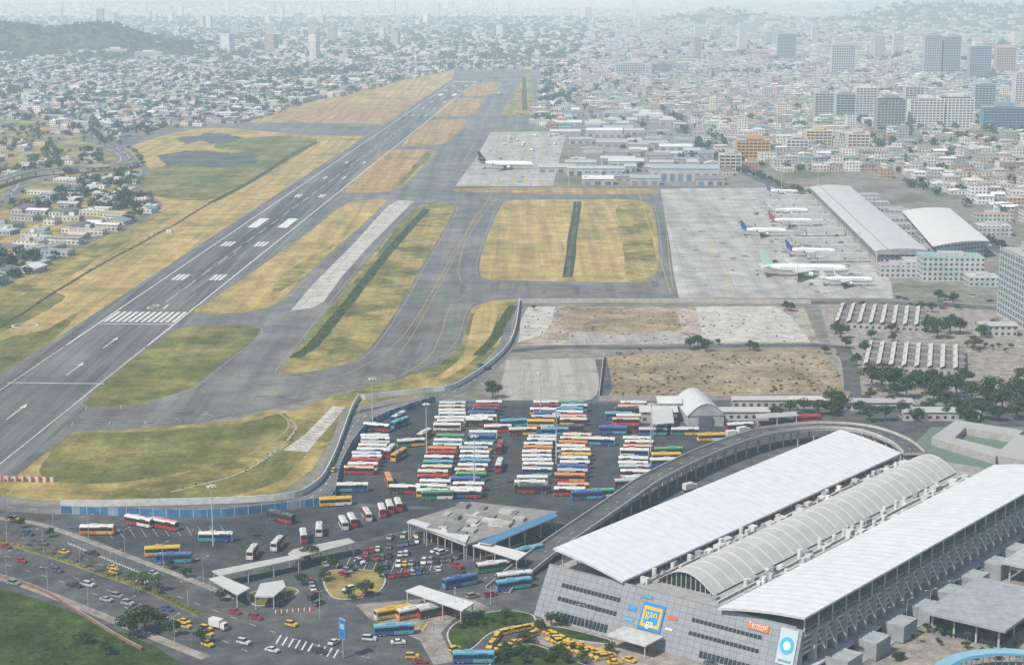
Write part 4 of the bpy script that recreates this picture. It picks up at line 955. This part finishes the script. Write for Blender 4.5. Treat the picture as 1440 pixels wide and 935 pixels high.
# ================= VEHICLES =================
def wheel(m,x,y,r,w,s): m.cyl((x,y*s,r),(x,(y+w)*s,r),r,r,10,'rubber'); m.cyl((x,(y+w)*s,r),(x,(y+w+.02)*s,r),r*.5,r*.45,8,'matte',(.4,.4,.4))
def bus_mesh(L,base,acc,acc2,roof):
    m=MB(); w=1.27; 
    prof=[(w,.4),(w,1.1),(w,1.55),(w*.985,2.75),(w*.95,3.2),(w*.8,3.45),(w*.4,3.55)]
    xs=[-L/2,-L/2+.25]+[-L/2+.25+(L-.7)*i/8 for i in range(1,9)]+[L/2]
    ks=[.94]+[1]*9+[.93]
    def ring(x,k): return [(x,y*k,z if z<1.5 else z*(1 if k==1 else .985)) for y,z in prof]+[(x,-y*k,z if z<1.5 else z*(1 if k==1 else .985)) for y,z in prof[::-1]]
    rs=[ring(x,k) for x,k in zip(xs,ks)]
    for i in range(len(xs)-1):
        for j in range(13):
            jj=min(j,12-j); mt='paint'; c=base
            if jj==0: c=acc if (i+jj)%9<5 else acc2
            elif jj==1: c=acc2 if i>4 else acc
            elif jj==2: mt='glass' if 0<i<9 else 'paint'; c=acc
            elif jj==3: c=acc if i in (6,7) else base
            elif jj>=5: c=roof
            m.face([rs[i][j],rs[i+1][j],rs[i+1][j+1],rs[i][j+1]],mt,c)
            if jj==2 and 0<i<9:
                s=1 if j<7 else -1; m.box(xs[i],s*(w+.0),1.56,.12,.04,1.2,0,'paint',(.08,.08,.08))
    for r_,k in ((rs[0],-1),(rs[-1],1)):
        m.face(r_,'paint',acc2 if k<0 else base)
        x=r_[0][0]+.03*k; m.face([(x,-1.08,1.35 if k>0 else 1.9),(x,1.08,1.35 if k>0 else 1.9),(x,1.02,3.0),(x,-1.02,3.0)],'glass')
        for s in (-1,1): m.box(x,s*.9,.75,.08,.35,.25,0,'paint',(.7,.7,.65) if k>0 else (.5,.03,.02))
    m.box(-L*.1,0,3.5,2.6,1.5,.28,0,'paint',tuple(v*.85 for v in roof)); m.box(L*.28,0,3.5,.8,.8,.15,0,'matte',(.3,.3,.3)); m.box(-L*.36,0,3.5,.8,.8,.12,0,'matte',(.4,.4,.4))
    for s in (-1,1):
        for x in (L*.3,-L*.26,-L*.26-1.2 if L>11 else -L*.26): wheel(m,x,w-.28,.5,.3,s)
        m.box(L/2+.1,s*(w+.15),2.3,.12,.22,.55,0,'matte',(.05,.05,.05)); m.box(L/2-.05,s*(w+.05),2.8,.25,.2,.06,0,'matte',(.05,.05,.05))
    m.box(0,0,.25,L*.9,2.2,.3,0,'matte',(.05,.05,.05))
    return m.mesh('bus_shape')
W=(.62,.62,.61); RD=(.38,.03,.03); BLU=(.03,.09,.3); YL=(.62,.38,.04); GR=(.05,.2,.09); BK=(.05,.05,.06); CY=(.08,.3,.42); MR=(.18,.02,.03); OR=(.55,.17,.03); SV=(.4,.41,.42); CR=(.6,.55,.42)
BUS=[bus_mesh(12,*q) for q in ((W,W,BLU,W),(W,RD,W,W),(RD,MR,RD,RD),(BLU,BLU,CY,(.08,.14,.33)),(YL,YL,W,YL),(W,GR,GR,W),(MR,BK,MR,(.25,.03,.04)),(W,CY,BLU,W),(W,OR,YL,W),(CY,BLU,CY,(.16,.36,.46)),(BK,BK,RD,(.1,.1,.1)),(W,W,SV,W),(SV,BK,RD,(.5,.5,.5)),(W,GR,YL,(.6,.6,.58)),(W,YL,GR,(.62,.6,.5)),(W,MR,RD,W),(W,BK,RD,W),(W,BLU,RD,W),(CR,MR,YL,CR),
   (CR,RD,RD,(.5,.1,.06)),(YL,GR,YL,(.55,.42,.08)),(W,RD,RD,(.6,.3,.28)),(W,BLU,CY,(.3,.42,.55)),(OR,RD,YL,(.6,.3,.08)),(GR,GR,W,(.15,.36,.22)))]
BWT=[2,2.5,2,2,2,1.5,1.5,2,2,1.2,1,1.2,1.5,1.5,2,2.5,2,2.5,2.5,1.5,1.5,1.5,1.5,1.2,1]
def rbus(): return random.choices(BUS,BWT)[0]
SB=[bus_mesh(8.5,*q) for q in ((W,W,BLU,W),(W,W,RD,W),(W,SV,W,W),(RD,RD,W,W))]
def car_mesh(L,c,kind='sedan'):
    m=MB(); w=.88
    if kind=='sedan': pr=[(-.5,.5),(-.48,.92),(-.33,1.0),(-.2,1.42),(.1,1.45),(.25,1.0),(.46,.85),(.5,.5)]
    elif kind=='suv': pr=[(-.5,.5),(-.49,1.05),(-.46,1.65),(.08,1.7),(.24,1.1),(.46,.98),(.5,.5)]
    elif kind=='pickup': pr=[(-.5,.55),(-.5,1.0),(-.06,1.0),(-.04,1.65),(.16,1.65),(.28,1.1),(.47,1.0),(.5,.55)]
    else: pr=[(-.5,.5),(-.5,1.1),(-.49,1.95),(.3,2.0),(.42,1.2),(.5,.95),(.5,.5)]
    P=[(x*L,z) for x,z in pr]; base=[(-L/2,.28),(L/2,.28)]
    def wy(z): return w*(1 if z<1.05 else 1-.28*(z-1.05)/.6)
    for i in range(len(P)-1):
        (x0,z0),(x1,z1)=P[i],P[i+1]; gl=abs(z1-z0)>.3 and min(z0,z1)>.9 and max(z0,z1)>1.3
        m.face([(x0,-wy(z0),z0),(x1,-wy(z1),z1),(x1,wy(z1),z1),(x0,wy(z0),z0)],'glass' if gl else 'paint',c)
    for s in (-1,1):
        lo=[(x,min(z,1.0)) for x,z in P]; m.face([(base[0][0],w*s,.28)]+[(x,w*s,z) for x,z in lo]+[(base[1][0],w*s,.28)],'paint',c)
        nb_=[P[i] for i in range(len(P)) if P[i][1]>1.05]
        i0=P.index(nb_[0]);i1=P.index(nb_[-1]); a_=P[i0-1];b_=P[i1+1] if i1+1<len(P) else P[i1]
        m.face([(a_[0],w*s*.995,1.0)]+[(x,wy(z)*s,z-.06) for x,z in nb_]+[(b_[0],w*s*.995,1.0)],'glass')
        for x in (L*.31,-L*.3): wheel(m,x,w-.2,.33,.22,s)
        m.box(L/2-.02,s*.62,.65,.06,.3,.16,0,'paint',(.75,.75,.7)); m.box(-L/2+.02,s*.65,.7,.06,.25,.16,0,'paint',(.5,.02,.02)); m.box(L*.17,s*(w+.08),.98,.12,.18,.12,0,'paint',c)
    for x,k in ((-L/2,-1),(L/2,1)): m.face([(x,-w,.28),(x,w,.28),(x,w,.5),(x,-w,.5)],'matte',(.1,.1,.1))
    return m.mesh('car_shape')
CC=[(.65,.65,.65),(.55,.55,.55),(.36,.37,.38),(.04,.04,.05),(.1,.11,.12),(.3,.03,.03),(.04,.07,.2),(.66,.66,.64),(.26,.27,.29)]
CARS=[car_mesh(4.4,c,k) for c in CC for k in ('sedan','suv')]+[car_mesh(5.2,CC[i],'pickup') for i in (0,3,5)]+[car_mesh(5,CC[0],'van')]
TAXI=[car_mesh(4.3,(.68,.4,.02),'sedan'),car_mesh(4.0,(.66,.42,.03),'suv')]
def bus(px,py,rot,me=None,z=.08,nm='coach_bus'): x,y=G(px,py); put(me or rbus(),nm,x,y,rot,z)
def car(px,py,rot,taxi=False,nm=None,z=.08):
    x,y=G(px,py); put(random.choice(TAXI) if taxi else random.choice(CARS),nm or ('taxi' if taxi else 'parked_car'),x,y,rot,z)
def busrow(x0,y0,x1,y1,gap=6.2,jit=.8,skip=.06,rot=0):
    a=G(x0,y0);b_=G(x1,y1);l=math.hypot(b_[0]-a[0],b_[1]-a[1]);n=int(l/gap)
    for i in range(n+1):
        if R()<skip: continue
        t=i/max(n,1); put(rbus(),'coach_bus',a[0]+(b_[0]-a[0])*t+U_(-jit,jit),a[1]+(b_[1]-a[1])*t+U_(-.6,.6),rot+random.choice([0,180])+U_(-2.5,2.5),.08)
busrow(530,621,508,667,5.5,1,.04,-3); busrow(640,575,630,606,6,1.2); busrow(686,574,672,604,6,1.2)
busrow(630,622,604,700,6.4,1.3,.1,-3); busrow(676,616,655,697,6.2,1.3,.1,-3)
busrow(768,574,762,606,6.,1.2,.1,-2); busrow(805,574,804,608,6,1.2,.1,-2); busrow(760,622,748,694,6.2,1.3,.1,-2); busrow(808,620,804,697,6.2,1.4,.1,-3)
busrow(887,574,882,608,6,1.3,.12,-2); busrow(895,625,893,672,6.2,1.2,.08,-2); busrow(938,640,936,655,6,.8,0,3); 
for p in ((496,691,2),(700,608,4),(722,600,12),(735,612,5),(862,610,-4),(845,626,-8),(570,694,-6),(615,702,3),(655,700,-2),(745,692,0),(825,702,8),(842,700,12),(885,685,8),(900,680,12),(472,711,10),(562,600,60),(560,592,70),(578,628,15),(596,617,70),(548,640,80),(561,645,70),(547,681,100),(703,634,85),(702,660,85),(530,606,-20),(870,590,0),(918,612,0),(963,612,0),(1000,620,8),(1040,605,12),(1135,594,2),(780,612,0),(668,596,-5)):
    bus(*p)
for p in ((137,751,0,8),(196,739,-30,1),(231,743,-30,21),(304,761,0,7),(229,781,8,4),(245,791,5,3),(395,733,-35,10),(694,803,22,5),(723,818,18,7),(722,828,22,9),(647,824,30,3),(742,782,35,9),(553,868,28,4),(583,867,32,8),(613,865,30,12),(554,892,10,9),(666,931,0,9)):
    bus(p[0],p[1],p[2],BUS[p[3]])
for p in ((355,783,85),(390,771,80),(427,760,100),(449,751,95),(483,742,105),(495,738,105),(516,730,105),(537,724,100),(548,719,100),(560,716,100)): bus(p[0],p[1],p[2],random.choice(SB),.08,'minibus')
def carrow(x0,y0,x1,y1,n,prob,off,taxi=0.,nm=None):
    a=G(x0,y0);b_=G(x1,y1);an=math.degrees(math.atan2(b_[1]-a[1],b_[0]-a[0]))
    for i in range(n):
        if R()>prob: continue
        t=(i+.5)/n; tx=R()<taxi; put(random.choice(TAXI if tx else CARS),nm or('taxi' if tx else 'parked_car'),a[0]+(b_[0]-a[0])*t+U_(-.2,.2),a[1]+(b_[1]-a[1])*t+U_(-.2,.2),an+off+random.choice([0,180])+U_(-3,3),.09)
carrow(510,778,590,762,10,.7,60); carrow(500,792,600,775,12,.7,60,.05); carrow(520,800,635,788,13,.7,70,.05); carrow(480,812,515,785,6,.6,60); carrow(545,812,630,800,9,.5,80,.1); carrow(470,826,520,838,6,.4,80); carrow(610,776,650,786,5,.6,80); carrow(640,795,655,812,3,.6,30)
carrow(432,810,445,840,5,.8,0); carrow(545,758,600,752,6,.4,60,.2); carrow(455,798,470,780,4,.5,30)
carrow(688,912,702,893,6,1,0,1.,'taxi'); carrow(702,893,745,884,9,1,0,1.,'taxi'); carrow(760,886,800,905,8,1,30,1.,'taxi'); carrow(775,900,860,925,15,1,60,1.,'taxi'); carrow(790,908,868,935,12,.9,60,1.,'taxi'); carrow(700,915,760,890,7,.7,0,.8)
for p in ((40,752,-28,0),(20,732,-28,1),(80,804,-28,0),(105,825,-25,0),(125,824,-28,0),(150,845,-28,0),(165,840,-30,0),(234,858,-30,0),(158,800,150,1),(161,806,150,1),(260,882,-30,1),(259,876,-30,1),(290,886,-30,1),(291,893,-30,1),(343,905,-30,0),(383,916,-30,0),(292,908,-40,1),(8,770,-28,0),(60,765,-28,0),(440,842,60,0),(448,850,60,0),(580,925,0,1),(590,932,0,0),(640,915,40,1),(665,840,30,0),(690,838,30,0),(560,905,10,0),(470,905,60,0),(675,515,60,0),(628,546,45,0),(686,520,60,0),(465,655,70,1),(470,663,70,1),(885,930,-40,1),(1000,935,-40,0),
  (30,790,-28,0),(200,820,-30,0),(130,780,-30,0),(215,808,-30,0),(330,862,-30,0),(410,880,-30,1),(20,822,-28,0),(220,868,-30,0),(360,870,-30,0),(520,900,-10,0),(450,918,-25,0),(90,778,-28,1),(180,850,-30,0)):
    car(p[0],p[1],p[2],bool(p[3]),'taxi' if p[3] else 'car')
t=MB(); t.box(-.8,0,.9,4.2,2.2,2.3,0,'paint',W); t.box(2.3,0,.5,1.6,2.1,1.9,0,'paint',W,None,0,None,.9); t.box(2.95,0,1.35,.35,1.8,.75,0,'glass'); t.box(0,0,.5,6,1.,.4,0,'matte',(.08,.08,.08))
for s in (-1,1):
    for x in (2.1,-1.8): wheel(t,x,.8,.45,.28,s)
TR=t.mesh('truck_shape'); x,y=G(307,884); put(TR,'box_truck',x,y,-30,.08)
for p in ((1045,610,30),(1030,615,20),(928,600,0),(970,690,35)): x,y=G(p[0],p[1]); put(TR,'box_truck',x,y,p[2],.08)
for i in range(30): car(U_(1060,1200),U_(290,405),U_(0,180),False,'apron_service_vehicle',.1)
for i in range(12): x,y=G(U_(705,790),U_(188,222)); put(TR,'cargo_loader_truck',x,y,U_(0,180),.1)
for i in range(14): car(U_(1260,1430),U_(415,435),-3)
for x,y,a in resample(boul,22):
    if R()<.7: put(random.choice(CARS),'car',x+U_(-7,7),y+U_(-3,3),a,.13)
for x,y,a in resample(boul2,26):
    if R()<.7: put(random.choice(CARS),'car',x+U_(-3,3),y+U_(-3,3),a,.13)

# ================= STREET FURNITURE =================
def mast(h=22):
    m=MB(); m.cyl((0,0,0),(0,0,h),.28,.14,8,'matte',(.5,.5,.5)); m.cyl((0,0,h-.2),(0,0,h),1.3,1.3,10,'matte',(.4,.4,.4))
    for i in range(6): a=i*1.047; m.box(1.4*math.cos(a),1.4*math.sin(a),h-.5,.6,.6,.4,math.degrees(a),'paint',(.7,.7,.7),None,0,None,1,True)
    return m.mesh('mast_shape')
MS=mast(); MSl=mast(34)
for p in ((300,768),(667,690),(915,640),(782,655),(524,600),(760,590),(600,640)): x,y=G(*p); put(MS,'light_mast',x,y)
for p in ((1098,290),(1150,262),(1205,400),(1120,420),(800,262)): x,y=G(*p); put(MSl,'light_mast',x,y)
m=MB(); m.cyl((0,0,0),(0,0,9),.12,.07,6,'matte',(.45,.45,.45))
for s in (-1,1): m.cyl((0,0,8.9),(1.8*s,0,9.4),.05,.05,5,'matte',(.45,.45,.45)); m.box(2.1*s,0,9.3,.8,.28,.14,0,'paint',(.6,.6,.6),None,0,None,1,True)
SL=m.mesh('lamp_shape')
for x,y,a in resample(m1,20)+resample(m2,22)+resample(m3,22): put(SL,'street_lamp',x,y,a+90,.1)
for p in ((822,890),(690,850),(640,870),(1170,470),(1078,485),(610,915),(450,870)): x,y=G(*p); put(SL,'street_lamp',x,y,R()*180)
for i in range(9): x,y=G(1175+i*33,925-i*14); put(SL,'street_lamp',x,y,30)
x,y=G(483,925); m=MB(); m.cyl((0,0,0),(0,0,7),.25,.25,8,'matte',(.3,.3,.3)); m.box(0,0,6,3.2,.6,6,0,'paint',(.3,.32,.35),None,0,None,1,True); m.face([(-1.45,-.32,6.2),(1.45,-.32,6.2),(1.45,-.32,11.8),(-1.45,-.32,11.8)],'paint',(.02,.16,.5)); m.face([(-1.0,-.34,9),(1.0,-.34,9),(1.0,-.34,10.6),(-1.0,-.34,10.6)],'paint',(.3,.45,.6))
put(m.mesh('billboard_shape'),'billboard',x,y,-50)
x,y=G(238,327); m=MB(); m.box(0,0,0,4,3,2.6,0,'matte',(.7,.7,.7),(.6,.2,.15)); m.cyl((3,0,0),(3,0,8),.12,.1,6,'matte',(.6,.3,.2)); m.cyl((3,0,7.8),(5.6,0,7.4),.45,.2,8,'paint',(.7,.25,.05)); put(m.mesh('hut_shape'),'navigation_hut',x,y)
m=MB()
for i in range(14): 
    x,y=G(388+i*4,862-i*.3); m.cyl((x,y,0),(x,y,1.1),.25,.18,6,'paint',(.6,.05,.04) if i%2 else (.7,.7,.7))
m.obj('traffic_barrier')
m=MB()
m.wallline(smooth(GP([(-40,806),(0,812),(60,832),(110,862),(160,893),(200,915)]),False,6),1.0,.6,.2,'matte',(.22,.13,.1),(.28,.24,.22)); m.obj('brick_retaining_wall')
mk.obj('painted_markings')

# ================= ATMOSPHERE, LIGHT, CAMERA =================
hzm=bpy.data.materials.new('glowing_haze'); hzm.use_nodes=True; nt=hzm.node_tree
for n_ in list(nt.nodes): nt.nodes.remove(n_)
out=N(nt,'ShaderNodeOutputMaterial'); ab=N(nt,'ShaderNodeVolumeAbsorption'); em=N(nt,'ShaderNodeEmission'); ad=N(nt,'ShaderNodeAddShader')
sig=1/7400
ab.inputs['Color'].default_value=(.28,.13,0,1); ab.inputs['Density'].default_value=sig
J=(.80,.89,.93)
em.inputs['Color'].default_value=(J[0]*.72,J[1]*.87,J[2],1); em.inputs['Strength'].default_value=sig  # haze volume emits its own glow in place of scattered daylight
nt.links.new(ab.outputs[0],ad.inputs[0]); nt.links.new(em.outputs[0],ad.inputs[1]); nt.links.new(ad.outputs[0],out.inputs['Volume'])
me=bpy.data.meshes.new('glowing_haze'); x0,x1,y0,y1,z0,z1=-20000,20000,-2500,40000,-2,420
me.from_pydata([(x0,y0,z0),(x1,y0,z0),(x1,y1,z0),(x0,y1,z0),(x0,y0,z1),(x1,y0,z1),(x1,y1,z1),(x0,y1,z1)],[],[(0,3,2,1),(4,5,6,7),(0,1,5,4),(1,2,6,5),(2,3,7,6),(3,0,4,7)])
me.materials.append(hzm); o=bpy.data.objects.new('glowing_haze',me); scene.collection.objects.link(o)

sd=Vector((-.55,-.48,0)).normalized(); EL=math.radians(50)
to=Vector((sd.x*math.cos(EL),sd.y*math.cos(EL),math.sin(EL)))
w=bpy.data.worlds.new('World'); scene.world=w; w.use_nodes=True; nt=w.node_tree
sky=N(nt,'ShaderNodeTexSky',sky_type='NISHITA'); sky.sun_disc=False; sky.sun_elevation=EL; sky.sun_rotation=math.atan2(to.x,to.y); sky.air_density=1.5; sky.dust_density=2
bg=nt.nodes['Background']; bg.inputs['Strength'].default_value=.095; nt.links.new(sky.outputs[0],bg.inputs['Color'])
sl=bpy.data.lights.new('sun','SUN'); sl.energy=4.5; sl.angle=math.radians(.5); sl.color=(1,.96,.88)
so=bpy.data.objects.new('sun',sl); scene.collection.objects.link(so); so.rotation_euler=to.to_track_quat('Z','Y').to_euler(); so.location=(0,0,500)
cam=bpy.data.cameras.new('camera'); cam.sensor_width=36; cam.lens=F/1440*36; cam.clip_start=1; cam.clip_end=80000
co=bpy.data.objects.new('camera',cam); scene.collection.objects.link(co); co.location=(0,0,H); co.rotation_euler=(math.pi/2-PITCH,0,0); scene.camera=co
scene.view_settings.view_transform='Standard'; scene.view_settings.look='None'; scene.view_settings.exposure=0
